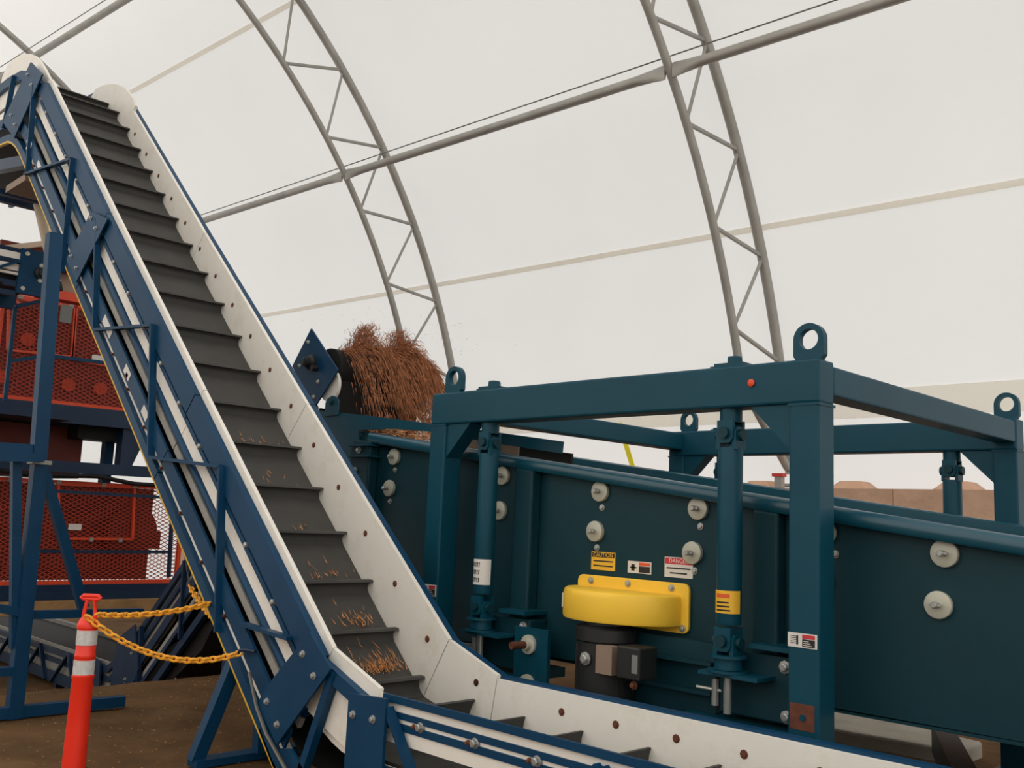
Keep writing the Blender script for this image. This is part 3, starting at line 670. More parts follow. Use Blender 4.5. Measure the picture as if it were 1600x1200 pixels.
# feed hopper plates at the high end
mb = MB(); mb.prism([(-7.75, 2.543), (-6.596, 2.415), (-6.596, 2.30), (-6.742, 2.30), (-6.742, 1.3), (-7.75, 1.3)], TY0-.03, TY0-.01); mb.build('hopper_side', 'teal', tub)
mb = MB(); mb.prism([(-6.594, 2.415), (-5.025, 2.223), (-4.393, 2.141), (-4.402, 2.06), (-5.2, 2.165), (-5.81, 2.255), (-6.3, 2.297), (-6.594, 2.297)], TY0-.029, TY0-.011); mb.build('hopper_skirt', 'teal', tub)
mb = MB(); mb.prism([(-7.75, 2.5), (-6.5, 2.36), (-6.5, 2.2), (-7.75, 2.2)], 6.75, 6.77); mb.build('hopper_side', 'teal', tub)
mb = MB(); mb.prism([(-5.6, 2.235), (-4.95, 2.15), (-4.95, 2.0), (-5.6, 2.05)], TY0+.1, TY0+.12); mb.build('rubber_curtain', 'tan', tub)
mb = MB(); mb.prism([(-4.93, 2.13), (-4.42, 2.07), (-4.42, 1.95), (-4.93, 2.02)], TY0+.1, TY0+.12); mb.build('rubber_curtain', 'black', tub)
mb = MB(); mb.prism([(-7.26, 2.44), (-7.06, 2.44), (-7.06, 2.56), (-7.09, 2.6), (-7.16, 2.62), (-7.23, 2.6), (-7.26, 2.56)], TY0-.045, TY0-.03); mb.build('hopper_lug', 'teal', tub)
bolts(tub, [(-7.16, TY0-.045, 2.56)], .03, .02, 'teal_dark')
# hanger brackets on the tub
for x in (-4.62, -2.7):
    z = .78
    mb = MB(); mb.box((x-.34, TY0-.16, z-.17), (x+.12, TY0, z+.17)); hb = mb.build('hanger_bracket', 'teal_dark', tub, bevel=.01)
    mb = MB(); mb.box((x-.12, TY0-.22, z+.2), (x+.12, TY0, z+.225)); mb.build('bracket_shelf', 'teal', tub)
    mb = MB(); mb.box((x-.36, TY0-.34, z+.045), (x-.0, TY0, z+.065)); mb.build('bracket_shelf', 'teal', tub)
    mb = MB(); mb.box((x-.55, TY0-.2, z-.22), (x+.16, TY0, z-.2)); mb.build('bracket_shelf', 'teal', tub)
    mb = MB(); mb.tube((x-.3, TY0-.26, z-.12), (x-.3, TY0-.26, z+.02), .02, 8); mb.tube((x-.42, TY0-.26, z-.04), (x-.26, TY0-.26, z-.04), .009, 8); mb.build('adjuster_screw', 'bolt', tub, True)
    bolts(tub, [(x+.06, TY0-.16, z+.12), (x+.07, TY0-.16, z-.13), (x-.3, TY0-.165, z+.12)], .035, .03)
for x in (-4.33,):
    mb = MB(); mb.box((-3.75, TY0-.1, .50), (-3.10, TY0-.06, .96)); mb.build('stiffener', 'teal_dark', tub)
    for zz in (.52, .68, .84): mb = MB(); mb.box((-3.72, TY0-.16, zz), (-3.1, TY0-.06, zz+.02)); mb.build('stiffener', 'teal_dark', tub)
mb = MB(); mb.box((-4.60, TY0-.2, .36), (-4.30, TY0-.17, .905)); mp = mb.build('motor_mount_plate', 'teal', tub)
mb = MB(); mb.box((-4.58, TY0-.17, .6), (-4.32, TY0, .66)); mb.build('motor_mount_arm', 'teal_dark', tub)
for z in (.80, .55):
    mb = MB(); mb.lathe([(.062, 0), (.062, .02), (.035, .022), (.035, .05)], (-4.46, TY0-.2, z), 18, 'y'); e = mb.build('mount_washer', 'washer', tub, True)
    mb = MB(); mb.tube((-4.46, TY0-.24, z), (-4.47, TY0-.36, z), .024, 10); mb.build('mount_stud', 'rust', tub, True)

# diagonal floor chute edge at lower right
mb = MB(); mb.hexa([(-2.9, 7.2, .1), (-2.75, 7.2, .1), (-1.7, 5.0, .1), (-1.85, 5.0, .1), (-2.9, 7.2, .3), (-2.75, 7.2, .3), (-1.7, 5.0, .36), (-1.85, 5.0, .36)])
mb.build('discharge_chute', 'teal_dark', tub)

# concrete pier seen between the tub and the conveyor
mb = MB(); mb.box((-6.27, 5.6, 0), (-5.99, 5.9, .66)); o = mb.build('concrete_pier', 'concrete', origin=(-6.1, 5.75, 0), bevel=.01); tag(o, 'pale concrete pier under the feed end of the screener tub', 'pier')
# hanger rods
def hanger(x, y, label, lab=None, dx=0.0):
    t = thing('hanger_rod', label, 'hanger', (x, y, .9), 'universal-joint hanger rods')
    top = FH-BH
    mb = MB(); mb.lathe([(.062, 0), (.062, -.075)], (x, y, top), 16); mb.build('stub', 'teal', t, True)
    def joint(z):
        for s_ in (-1, 1):
            mb = MB(); mb.prism([(x-.05, z+.07), (x-.05, z-.03), (x-.03, z-.055), (x+.03, z-.055), (x+.05, z-.03), (x+.05, z+.07)], y+s_*.05-.012, y+s_*.05+.012); mb.build('yoke', 'teal', t)
            mb = MB(); mb.prismx([(y-.05, z-.09), (y-.05, z+.01), (y-.03, z+.035), (y+.03, z+.035), (y+.05, z+.01), (y+.05, z-.09)], x+s_*.05-.012, x+s_*.05+.012); mb.build('yoke', 'teal', t)
        mb = MB(); mb.tube((x, y-.085, z), (x, y+.085, z), .032, 12); mb.tube((x-.085, y, z-.01), (x+.085, y, z-.01), .032, 12); mb.build('cross_pin', 'teal_dark', t, True)
    joint(top-.135)
    mb = MB(); mb.lathe([(.066, 0), (.068, -.01), (.068, -.935), (.064, -.95)], (x, y, top-.215), 20); rod = mb.build('rod', 'teal', t, True)
    joint(1.01)
    mb = MB(); mb.lathe([(.075, 0), (.075, .06), (.1, .061), (.1, .075)], (x, y, .86), 16); mb.build('foot', 'teal', t, True)
    mb = MB(); mb.lathe([(.11, 0), (.11, .012)], (x, y, .845), 16); mb.build('seat_plate', 'teal', t, True)
    mb = MB(); mb.lathe([(.022, 0), (.022, -.22)], (x, y, .85), 10); mb.build('threaded_end', 'bolt', t, True)
    if lab:
        z0, z1, base, lines = lab
        mb = MB(); n = 16; k = 0; rr = .070
        for j in range(n+1):
            a = math.radians(190+170*j/n); mb.v += [V((x+rr*math.cos(a), y+rr*math.sin(a), z0)), V((x+rr*math.cos(a), y+rr*math.sin(a), z1))]
        for j in range(n): mb.f.append((2*j, 2*j+2, 2*j+3, 2*j+1))
        lb = mb.build('rod_label', base, t, True)
        for (u0, u1, h0, h1, m) in lines:
            mb = MB(); rr = .0712
            for j in range(9):
                a = math.radians(190+170*(u0+(u1-u0)*j/8)); mb.v += [V((x+rr*math.cos(a), y+rr*math.sin(a), z0+(z1-z0)*h0)), V((x+rr*math.cos(a), y+rr*math.sin(a), z0+(z1-z0)*h1))]
            for j in range(8): mb.f.append((2*j, 2*j+2, 2*j+3, 2*j+1))
            mb.build('print_line', m, lb)
    return t
ry = FY0+.085
lines3 = []
rr_ = random.Random(5)
for h in (.1, .4, .7):      # three rows of blurred dark lettering, as short strokes
    u = .26
    while u < .60: lines3.append((u, u+.028, h, h+.17, 'ink')); lines3.append((u, u+.045, h+.14, h+.17, 'ink')); u += .062
hanger(-4.86, ry, 'teal hanger rod with white three-line label at the left of the frame', (1.155, 1.325, 'white_label', lines3))
hanger(-2.92, ry, 'teal hanger rod with yellow caution label near the front right post', (1.155, 1.275, 'yellow_label', [(.3, .68, .68, .86, 'orange_label')]+[(.3, .70-.02*k, .10+.17*k, .17+.17*k, 'ink') for k in range(3)]))
hanger(-2.84, FY1-.085, 'teal hanger rod at the back right of the frame')
hanger(-4.86, FY1-.085, 'teal hanger rod at the back left of the frame')

# labels on the tub
def plate_label(name, x0, x1, z0, z1, base, label, deco):
    mb = MB(); mb.box((x0, TY0-.004, z0), (x1, TY0-.0005, z1)); o = mb.build(name, base, origin=((x0+x1)/2, TY0, z0)); tag(o, label, 'label')
    dx, dz = x1-x0, z1-z0
    for a, b, c, d, m in deco:
        mb = MB(); mb.box((x0+a*dx, TY0-.0055, z0+c*dz), (x0+b*dx, TY0-.004, z0+d*dz)); mb.build('printed_bar', m, o)
    return o
def word(o, txt, x, z, size, m):
    me = shared(('word', txt, size, m), lambda: wordmesh(txt, size, m, 'lettering')); w_ = put('lettering', me, (x, TY0-.0062, z), o); w_.rotation_euler = (math.pi/2, 0, 0)
c1 = plate_label('caution_label', -4.123, -3.925, 1.305, 1.42, 'yellow_label', 'yellow caution label on the tub above the yellow guard', [(.03, .97, .70, .96, 'ink'), (.1, .9, .46, .53, 'ink'), (.1, .9, .2, .27, 'ink')])
word(c1, 'CAUTION', -4.024, 1.40, .036, 'yellow_label')
plate_label('hand_hazard_label', -3.822, -3.64, 1.305, 1.378, 'white_label', 'small white and black hazard label between the caution and danger labels', [(.48, .95, .66, .92, 'orange_label'), (.48, .95, .08, .6, 'ink'), (.1, .38, .4, .52, 'ink'), (.16, .3, .2, .75, 'ink')])
c3 = plate_label('danger_label', -3.54, -3.335, 1.3, 1.42, 'white_label', 'white danger label with red header beside a tension disc', [(.02, .98, .66, .96, 'red_label'), (.08, .92, .42, .49, 'ink'), (.2, .8, .18, .25, 'ink')])
word(c3, 'DANGER', -3.438, 1.397, .034, 'white_label')

# yellow drive guard
gd = thing('drive_guard', 'yellow rounded drive belt guard bolted to the tub', 'guard', (-3.78, TY0, 1.0))
mb = MB(); cx = -3.79
def rrect(x0, x1, z0, z1, r): 
    pts = []
    for cx_, cz_, a in ((x1-r, z1-r, 0), (x0+r, z1-r, 90), (x0+r, z0+r, 180), (x1-r, z0+r, 270)):
        for k in range(5): an = math.radians(a+22.5*k); pts.append((cx_+r*math.cos(an), cz_+r*math.sin(an)))
    return pts
mb.prism(rrect(-4.215, -3.345, .98, 1.27, .04), TY0-.025, TY0-.003); mb.build('back_flange', 'yellow', gd, bevel=.004)
mb = MB(); ax, ay = .415, .37; n = 28
ring = [(cx-.02+ax*math.cos(math.radians(180+180*j/n)), TY0-.02+ay*math.sin(math.radians(180+180*j/n))) for j in range(n+1)]
levels = [(1.02, .985), (1.032, 1.0), (1.165, 1.0), (1.19, .985), (1.2, .95)]
for z, s_ in levels: mb.v += [V((cx-.02+(p[0]-cx+.02)*s_, TY0-.02+(p[1]-TY0+.02)*s_, z-.0*(p[0]-cx))) for p in ring]
m_ = n+1
for i in range(len(levels)-1):
    for j in range(n): a = i*m_+j; mb.f.append((a, a+1, a+1+m_, a+m_))
mb.f.append(tuple(range(m_))[::-1]); mb.f.append(tuple(range((len(levels)-1)*m_, len(levels)*m_))); mb.build('bulged_cover', 'yellow', gd, True)
bolts(gd, [(-4.1, TY0-.025, 1.235), (-3.8, TY0-.025, 1.238), (-3.47, TY0-.025, 1.238), (-3.385, TY0-.025, 1.01)], .022, .018)
mb = MB(); mb.box((-4.235, TY0-.15, 1.06), (-4.205, TY0-.08, 1.15)); mb.build('side_sticker', 'white_label', gd)
# motor
mo = thing('electric_motor', 'black vertical electric motor hanging below the yellow guard', 'motor', (-3.93, 4.6, .3))
mx_, my_ = -3.80, 4.63
mb = MB(); mb.lathe([(.17, .28), (.19, .3), (.19, .42), (.178, .43), (.178, .9), (.19, .91), (.19, .98), (.14, 1.0), (.14, 1.03)], (mx_, my_, 0), 28); mb.build('housing', 'motor', mo, True)
for k in range(9):
    a = math.radians(180+20*k); mb = MB(); p0 = V((mx_+.176*math.cos(a), my_+.176*math.sin(a), .45)); p1 = p0+V((0, 0, .43)); mb.bar(p0, p1, .02, .012, (math.cos(a), math.sin(a), 0)); 
    if k not in (4, 5, 6): mb.build('cooling_fin', 'motor', mo)
mb = MB(); mb.box((mx_+.08, my_-.19, .74), (mx_+.20, my_-.12, .90)); mb.build('name_plate', 'tan', mo)
mb = MB(); mb.box((mx_+.26, my_-.22, .74), (mx_+.42, my_-.05, .92)); jb = mb.build('junction_box', 'motor', mo, bevel=.01)
mb = MB(); mb.box((mx_+.37, my_-.223, .78), (mx_+.41, my_-.22, .88)); mb.build('box_label', 'grey_label', jb)
mb = MB(); mb.box((mx_+.14, my_-.12, .78), (mx_+.27, my_-.05, .88)); mb.build('conduit_neck', 'motor', mo)
bolts(mo, [(mx_+.0, my_-.185, .81)], .04, .03); bolts(mo, [(mx_+.36, my_-.18, .71)], .025, .03, 'rust')

# ================================================================== flying bark over the feed head
def strands(name, N, fn, m, seed):
    rg = random.Random(seed); vs_, fs_ = [], []
    for _ in range(N):
        p, d, L, w_ = fn(rg); d = d.normalized(); s_ = d.cross(V((rg.gauss(0, 1), rg.gauss(0, 1), rg.gauss(0, 1)))).normalized()*w_; u = d.cross(s_); k = len(vs_)
        q = p+d*L; vs_ += [p+s_, p-s_*.5+u*.8, p-s_*.5-u*.8, q]
        fs_ += [(k, k+1, k+2), (k, k+3, k+1), (k+1, k+3, k+2), (k+2, k+3, k)]
    mb = MB(); mb.v = vs_; mb.f = fs_; return mb
def lump(y):     # the two heaps seen riding over the drum
    return .16*math.exp(-((y-5.42)/.13)**2)+.17*math.exp(-((y-5.83)/.12)**2)
def bark_fn(rg):
    while True:
        y = rg.uniform(5.1, 6.12); dens = .2+.8*min(1, max(0, (y-5.45)/.3))
        if rg.random() < dens: break
    y = min(6.1, y)
    tt = rg.random()**.9*.42; v = rg.uniform(.75, 1.25); up = rg.uniform(.2, .9)*(1+2*lump(y))
    x = -7.58+v*tt*1.4; z = 3.10+lump(y)*rg.random()+up*tt-4.9*tt*tt*1.1
    d = V((v*1.4, rg.gauss(0, .15), up-10.8*tt+rg.gauss(0, .25)))
    return V((x, y+rg.gauss(0, .01), z)), d, rg.uniform(.05, .17), rg.uniform(.002, .0042)
def heap_fn(rg):
    y = 5.42+rg.gauss(0, .09) if rg.random() < .5 else 5.85+rg.gauss(0, .09)
    h = lump(y)*1.9; x = -7.6+rg.gauss(0, .08); z = 3.1+h*rg.random()
    return V((x, y, z)), V((rg.uniform(-.2, .8), rg.gauss(0, .5), rg.uniform(.1, 1.2))), rg.uniform(.03, .09), rg.uniform(.002, .0045)
def flying_fn(rg):
    x = -7.4+rg.gauss(0, .3); y = 5.7+rg.gauss(0, .38); z = 3.2+abs(rg.gauss(0, .16))
    return V((x, y, z)), V((rg.gauss(0, 1), rg.gauss(0, 1), rg.gauss(0, .6))), rg.uniform(.012, .035), rg.uniform(.0012, .0022)
mb = strands('bark', 9000, bark_fn, 'bark', 11); h_ = strands('h', 3500, heap_fn, 'bark', 12); mb.add(h_.v, h_.f); f_ = strands('f', 160, flying_fn, 'bark', 13); mb.add(f_.v, f_.f)
o = mb.build('shredded_bark', 'bark', origin=(-7.4, 5.6, 2.3)); tag(o, 'shredded red-brown bark flying off the feed conveyor head', 'bark', kind='stuff')
def bark_bed(rg):
    return V((rg.uniform(-7.3, -6.0), rg.uniform(5.2, 6.6), 0)), V((rg.gauss(0, 1), rg.gauss(0, 1), rg.gauss(0, .3))), rg.uniform(.04, .12), rg.uniform(.003, .006)
def bed_fn(rg):
    p, d, L, w_ = bark_bed(rg); p.z = rz(p.x)-.45+rg.random()*(.52 if p.x < -5.3 else .3); return p, d, L, w_
mb = strands('bed', 7000, bed_fn, 'bark', 15); o = mb.build('bark_bed', 'barklight', origin=(-6.2, 5.9, 1.8)); tag(o, 'red-brown bark lying in the screener feed end', 'bark', kind='stuff')

# wood chips caught behind the belt cleats
rg0 = random.Random(21); mb = MB()
for xc, yc, nn_ in ((-4.69, 3.84, 130), (-4.98, 3.83, 45), (-4.36, 3.88, 30), (-5.29, 3.80, 18), (-5.97, 3.76, 8), (-6.31, 3.75, 14), (-5.63, 3.78, 4)):
    def cf(rg, xc=xc, yc=yc):
        q, d, n2 = PM.at(xc+.0-abs(rg.gauss(0, .05)), belt_n(xc)-.005-rg.random()*.03); return V((q.x, yc+rg.gauss(0, .085), q.y)), V((d.x+rg.gauss(0, .15), rg.gauss(0, .3), d.y+rg.gauss(0, .15))), rg.uniform(.03, .09), rg.uniform(.002, .005)
    s_ = strands('c', nn_, cf, 'chip', 30+int(-xc*10)); mb.add(s_.v, s_.f)
o = mb.build('wood_chips', 'chip', origin=(-5.0, 3.75, .7)); tag(o, 'pale wood chips caught on the belt of the tall conveyor', 'wood chips', kind='stuff')

# ================================================================== tower and guarded machines at the left
tw = thing('support_tower', 'blue tubular support tower standing left of the tall conveyor', 'tower', (-7.7, 2.6, 0))
def tb(name, p, q, w_=.085, h_=.085, m='blue', up=(1, 0, 0), par=None): mb = MB(); mb.bar(p, q, w_, h_, up); return mb.build(name, m, par or tw)
tb('tower_post', (-7.7, 2.58, 1.86), (-7.7, 2.51, 3.64), .1, .1)
tb('tower_post', (-7.7, 2.61, 0), (-7.7, 2.59, 1.88), .1, .1)
mb = MB(); mb.box((-7.76, 2.52, 1.855), (-7.64, 2.66, 1.885)); mb.build('joint_plate', 'galv', tw)
tb('tower_brace', (-7.7, 2.63, 1.80), (-7.7, 3.03, .78), .07, .07)
tb('base_rail', (-7.7, 2.0, .045), (-7.7, 3.42, .045), .08, .08)
tb('cross_rail', (-7.7, 2.6, .74), (-7.7, 3.5, .73), .06, .07)
tb('cross_rail', (-7.7, 1.8, .93), (-7.7, 2.58, .76), .06, .07)
tb('cross_rail', (-7.72, 1.8, 1.95), (-7.72, 2.545, 1.96), .08, .1)
tb('cross_rail', (-7.6, 1.8, 1.86), (-7.6, 2.58, 1.90), .06, .06)
tb('tower_leg', (-7.72, 2.43, 1.87), (-7.72, 2.57, .5), .065, .065)
tb('cross_rail', (-7.7, 1.8, .34), (-7.7, 2.6, .34), .06, .08)

pl = thing('mezzanine', 'dark blue steel mezzanine carrying the upper orange machine', 'platform', (-13.4, 5.4, -.84))
def pb(name, p, q, w_, h_, m='navy', up=(0, 0, 1)): mb = MB(); mb.bar(p, q, w_, h_, up); return mb.build(name, m, pl)
pb('edge_beam', (-13.3, 3.0, 2.72), (-13.3, 8.2, 2.75), .1, .24)
mb = MB(); mb.box((-13.26, 3.0, 2.62), (-17, 8.2, 2.66)); mb.build('deck', 'navy', pl)
pb('edge_beam', (-13.3, 3.0, 2.02), (-13.3, 8.2, 2.05), .1, .15)
for y in (7.9, 2.7): pb('column', (-13.42, y, -.84), (-13.42, y, 2.62), .16, .2, 'navy', (1, 0, 0))
pb('column', (-13.42, 5.62, 1.98), (-13.42, 5.62, 2.62), .16, .2, 'navy', (1, 0, 0))
pb('column', (-13.9, 5.58, 1.84), (-13.9, 5.58, 2.62), .12, .16, 'blue', (1, 0, 0))
mb = MB(); mb.prismx([(5.72, 2.62), (5.98, 2.62), (5.95, 2.5), (5.84, 2.36), (5.76, 2.15), (5.72, 2.05)], -13.44, -13.40); mb.build('knee_plate', 'navy', pl)
mb = MB(); mb.box((-13.5, 5.0, 2.44), (-13.9, 7.5, 2.62)); mb.build('under_deck_shade', 'black', pl)  # black box standing for the shadowed space under the deck
# guard rails (thin blue)
rl = [((-12.6, 3.76, 2.75), (-12.6, 3.75, 3.92)), ((-12.6, 3.75, 3.92), (-12.6, 4.1, 4.08)), ((-12.6, 3.78, 3.25), (-12.6, 4.1, 3.35)), ((-12.6, 4.2, 3.38), (-12.6, 5.6, 3.40))]
for a, b in rl: pb('guard_rail', a, b, .045, .045, 'blue', (1, 0, 0))
mb = MB(); mb.box((-12.65, 3.4, 2.6), (-13.3, 4.6, 2.72)); mb.build('walkway', 'navy', pl)

def mesh_panel(x, y0, y1, z0, z1, par, pitch_y=.085, pitch_z=.045):
    mb = MB(); L = z1-z0; W = y1-y0; k = pitch_z/pitch_y*1.0
    th = .0055
    def line(ya, za, yb, zb):
        mb.bar((x, ya, za), (x, yb, zb), .004, .011, (0, 0, 1))
    for s_ in (1, -1):
        c = -k*W
        while c < L+k*W:
            # z = z0 + c + s*k*(y-y0)
            pts = []
            y_lo, y_hi = y0, y1
            f = lambda y: z0+c+s_*k*(y-y0)
            ya, yb = y0, y1
            g = lambda z: y0+(z-z0-c)/(s_*k)
            ya = max(y0, min(g(z0), g(z1))); yb = min(y1, max(g(z0), g(z1)))
            if yb-ya > .01: line(ya, f(ya), yb, f(yb))
            c += pitch_z*2*.62
    return mb.build('expanded_mesh', 'orange_mesh', par)
def machine(name, label, z0, z1, y0, y1, doors, x=-13.5, base=None):
    t = thing(name, label, 'machine', (x-.8, (y0+y1)/2, z0-.1))
    fr_ = .05
    def ob(n_, a, b, w_=.05, h_=.06, m='orange'): mb = MB(); mb.bar(a, b, w_, h_, (1, 0, 0)); return mb.build(n_, m, t)
    ob('guard_frame', (x, y0, z0), (x, y1, z0)); ob('guard_frame', (x, y0, z1), (x, y1, z1)); ob('guard_frame', (x, y0, z0), (x, y0, z1)); ob('guard_frame', (x, y1, z0), (x, y1, z1))
    for d in doors:
        for a, b in ((0, 1), (1, 2), (2, 3), (3, 0)): 
            ob('door_frame', (x+.03, *d[a]), (x+.03, *d[b]), .03, .05)
    mesh_panel(x, y0, y1, z0, z1, t)
    mb = MB(); mb.box((x-.45, y0, z0), (x-1.8, y1-.25, z1-.02)); mb.build('body', 'maroon', t)
    return t
m1 = machine('guarded_machine', 'lower orange machine behind an expanded mesh guard on timber blocks', .50, 1.83, 3.0, 6.6, [[(4.80, 1.80), (5.84, 1.81), (5.88, 1.09), (4.88, 1.08)]])
mb = MB(); mb.lathe([(.36, 0), (.36, -.1), (.1, -.1)], (-13.75, 6.0, 1.2), 28, 'x'); mb.build('flywheel', 'maroon', m1, True)
mb = MB(); mb.prismx([(5.65, 1.2), (6.4, 1.2), (6.4, .95), (5.65, .95)], -13.8, -13.7); mb.build('belt_cover', 'maroon', m1)
bolts_me = None
for y in (4.2, 4.8, 5.4, 5.84, 6.2):
    mb = MB(); mb.box((-13.46, y-.03, 1.80), (-13.44, y+.03, 1.85)); mb.build('clip', 'galv', m1)
for y in (4.95, 5.3, 5.7): mb = MB(); mb.box((-13.44, y-.025, 1.05), (-13.42, y+.025, 1.1)); mb.build('clip', 'galv', m1)
mb = MB(); mb.box((-13.44, 4.98, 1.2), (-13.43, 5.15, 1.28)); mb.build('maker_plate', 'white_label', m1)
for a, b in (((4.45, 1.70), (5.95, 1.69)), ((4.34, .95), (6.08, .955)), ((6.06, 1.6), (6.1, .62)), ):
    mb = MB(); mb.bar((-12.7, *a), (-12.7, *b), .04, .05, (1, 0, 0)); mb.build('front_rail', 'navy', m1)
mb = MB(); mb.bar((-13.45, 3.0, .33), (-13.45, 6.7, .33), .14, .1); mb.build('skid_beam', 'navy', m1)
mb = MB(); mb.bar((-13.47, 3.0, .425), (-13.47, 6.7, .425), .1, .1); mb.build('skid_beam', 'navy', m1)
mb = MB(); mb.box((-13.9, 3.4, 1.9), (-15.6, 5.22, 2.6)); mb.build('upper_housing', 'maroon', m1)
mb = MB(); mb.path([(-13.2, 3.6, 1.95), (-13.2, 4.4, 1.9), (-13.2, 5.2, 1.93), (-13.2, 5.7, 1.86), (-13.2, 6.5, 1.85)], .03, 8); mb.build('hose', 'black', m1, True)
m2 = machine('guarded_machine', 'upper orange machine behind an expanded mesh guard on the mezzanine', 2.89, 4.22, 3.86, 6.6, [[(3.92, 4.18), (4.76, 4.23), (4.79, 3.53), (3.98, 3.5)], [(4.78, 4.23), (5.6, 4.27), (5.62, 3.46), (4.8, 3.5)]])
for y, z in ((4.35, 3.75), (4.95, 3.2), (5.4, 3.2), (4.1, 3.2)):
    mb = MB(); mb.lathe([(.09, 0), (.09, .05)], (-13.95, y, z), 16, 'x'); mb.build('pulley_end', 'orange', m2, True)
for y in (4.05, 4.4, 4.7, 5.0, 5.25): mb = MB(); mb.box((-13.44, y-.03, 4.19), (-13.42, y+.03, 4.24)); mb.build('clip', 'galv', m2)
mb = MB(); mb.box((-13.44, 5.05, 3.52), (-13.43, 5.28, 3.6)); mb.build('maker_plate', 'white_label', m2)
mb = MB(); mb.box((-13.3, 4.52, 4.19), (-13.28, 4.67, 3.95)); mb.build('info_plate', 'grey_label', m2)
mb = MB(); mb.box((-13.5, 4.3, 4.3), (-14.6, 6.4, 4.42)); mb.build('top_cover', 'orange', m2)
mb = MB(); mb.hexa([(-13.6, 4.5, 4.42), (-13.6, 5.9, 4.42), (-14.8, 5.9, 4.42), (-14.8, 4.5, 4.42), (-13.9, 4.45, 4.95), (-13.9, 5.6, 4.95), (-14.8, 5.6, 4.95), (-14.8, 4.45, 4.95)]); mb.build('feed_chute', 'tan', m2)
mb = MB(); mb.box((-13.55, 4.42, 4.72), (-13.8, 4.75, 5.05)); mb.build('chute_flange', 'orange', m2)
mb = MB(); mb.box((-14.2, 3.95, 4.66), (-15.6, 4.75, 5.12)); mb.build('hood', 'maroon', m2)
mb = MB(); mb.hexa([(-14.1, 3.6, 4.8), (-14.1, 4.8, 5.25), (-15.8, 4.8, 5.25), (-15.8, 3.6, 4.8), (-14.1, 3.6, 4.88), (-14.1, 4.8, 5.33), (-15.8, 4.8, 5.33), (-15.8, 3.6, 4.88)]); mb.build('hood_cover', 'cream', m2)
# timbers under the lower machine
mb = MB(); mb.box((-13.55, 2.9, .10), (-13.3, 6.9, .278)); o = mb.build('timber_beam', 'wood', origin=(-13.4, 5, .1), bevel=.01); tag(o, 'long weathered timber under the skid of the lower orange machine', 'timber', 'timbers under the machine')
for i, y in enumerate((3.05, 6.7)):
    mb = MB(); mb.box((-13.65, y-.15, -.84), (-13.25, y+.15, .098)); o = mb.build('timber_block', 'wood', origin=(-13.4, y, -.84), bevel=.01); tag(o, ['timber crib post below the left end of the long timber', 'timber crib post below the right end of the long timber'][i], 'timber', 'timbers under the machine')

# crossing conveyor end at far upper left
xc = thing('cross_conveyor', 'blue conveyor end with bearing plate feeding the upper orange machine', 'conveyor', (-12.1, 3.2, 3.9))
def cb(name, y0, y1, z0, z1, m, xa=-12.06, xb=-12.0): mb = MB(); mb.box((xa, y0, z0), (xb, y1, z1)); return mb.build(name, m, xc)
cb('end_plate', 3.56, 3.86, 3.98, 4.52, 'blue', -12.05, -11.98)
for z0, z1, m, nm in ((4.46, 4.51, 'navy', 'rail'), (4.38, 4.46, 'uhmw', 'liner'), (4.33, 4.38, 'navy', 'rail'), (4.24, 4.32, 'uhmw', 'liner'), (4.19, 4.22, 'uhmw', 'liner'), (4.05, 4.12, 'navy', 'rail'), (3.94, 4.0, 'navy', 'rail')): cb(nm, 1.5, 3.56, z0, z1, m)
cb('belt', 1.5, 3.8, 4.1, 4.3, 'black', -12.9, -12.1)
cb('far_side', 1.5, 3.86, 3.95, 4.51, 'blue', -13.0, -12.95)
mb = MB(); mb.bar((-11.98, 3.1, 4.1), (-11.98, 3.56, 4.36), .03, .06, (1, 0, 0)); mb.build('web_strut', 'blue', xc)
mb = MB(); mb.lathe([(.075, 0), (.07, .04), (.045, .05), (.045, .09)], (-11.98, 3.80, 4.26), 16, 'x'); mb.build('bearing', 'motor', xc, True)
for y, z in ((3.63, 4.46), (3.62, 4.04), (3.80, 4.35), (3.80, 4.17)):
    mb = MB(); mb.lathe([(.026, 0), (.026, .02)], (-11.98, y, z), 8, 'x'); mb.build('bolt', 'washer', xc)
mb = MB(); mb.path([(-12.0, 1.5, 4.0), (-12.0, 2.9, 4.1), (-12.0, 3.4, 4.05)], .03, 8); mb.build('hose', 'black', xc, True)
for y in (1.7, 3.4):
    mb = MB(); mb.box((-12.5, y-.05, -.84), (-12.4, y+.05, 3.95)); mb.build('stand_leg', 'navy', xc)

mb = MB(); mb.tube((-12.2, 3.62, 5.55), (-12.2, 4.07, 4.2), .058, 14); o = mb.build('drop_pipe', 'cream', origin=(-12.2, 3.9, 4.15), smooth=True); tag(o, 'cream drop pipe hanging down to the upper orange machine', 'pipe')
mb = MB(); mb.tube((-12.2, 4.055, 4.24), (-12.2, 4.09, 4.13), .066, 14); mb.build('end_cap', 'black', o)

# ================================================================== delineator post and chains
dl = thing('delineator_post', 'red-orange delineator post with two reflective white bands', 'post', (-5.77, 2.31, 0))
dx_, dy_ = -5.77, 2.31
def dlathe(name, prof, m): mb = MB(); mb.lathe(prof, (dx_, dy_, 0), 24); return mb.build(name, m, dl, True)
dlathe('rubber_base', [(.2, 0), (.2, .03), (.16, .05), (.08, .06), (.07, .09)], 'black')
dlathe('tube', [(.066, .05), (.062, .3), (.058, .58), (.062, .59), (.062, .605), (.055, .61), (.055, .70), (.058, .705), (.058, .72), (.055, .725), (.054, .865), (.06, .868), (.062, .885), (.056, .9), (.045, .925), (.03, .935)], 'delin')
dlathe('reflective_band', [(.0585, .61), (.0585, .69)], 'reflective'); dlathe('reflective_band', [(.0575, .775), (.0575, .858)], 'reflective')
side = V((.71, .70, 0))
def hp(u, z): return V((dx_, dy_, z))+side*u
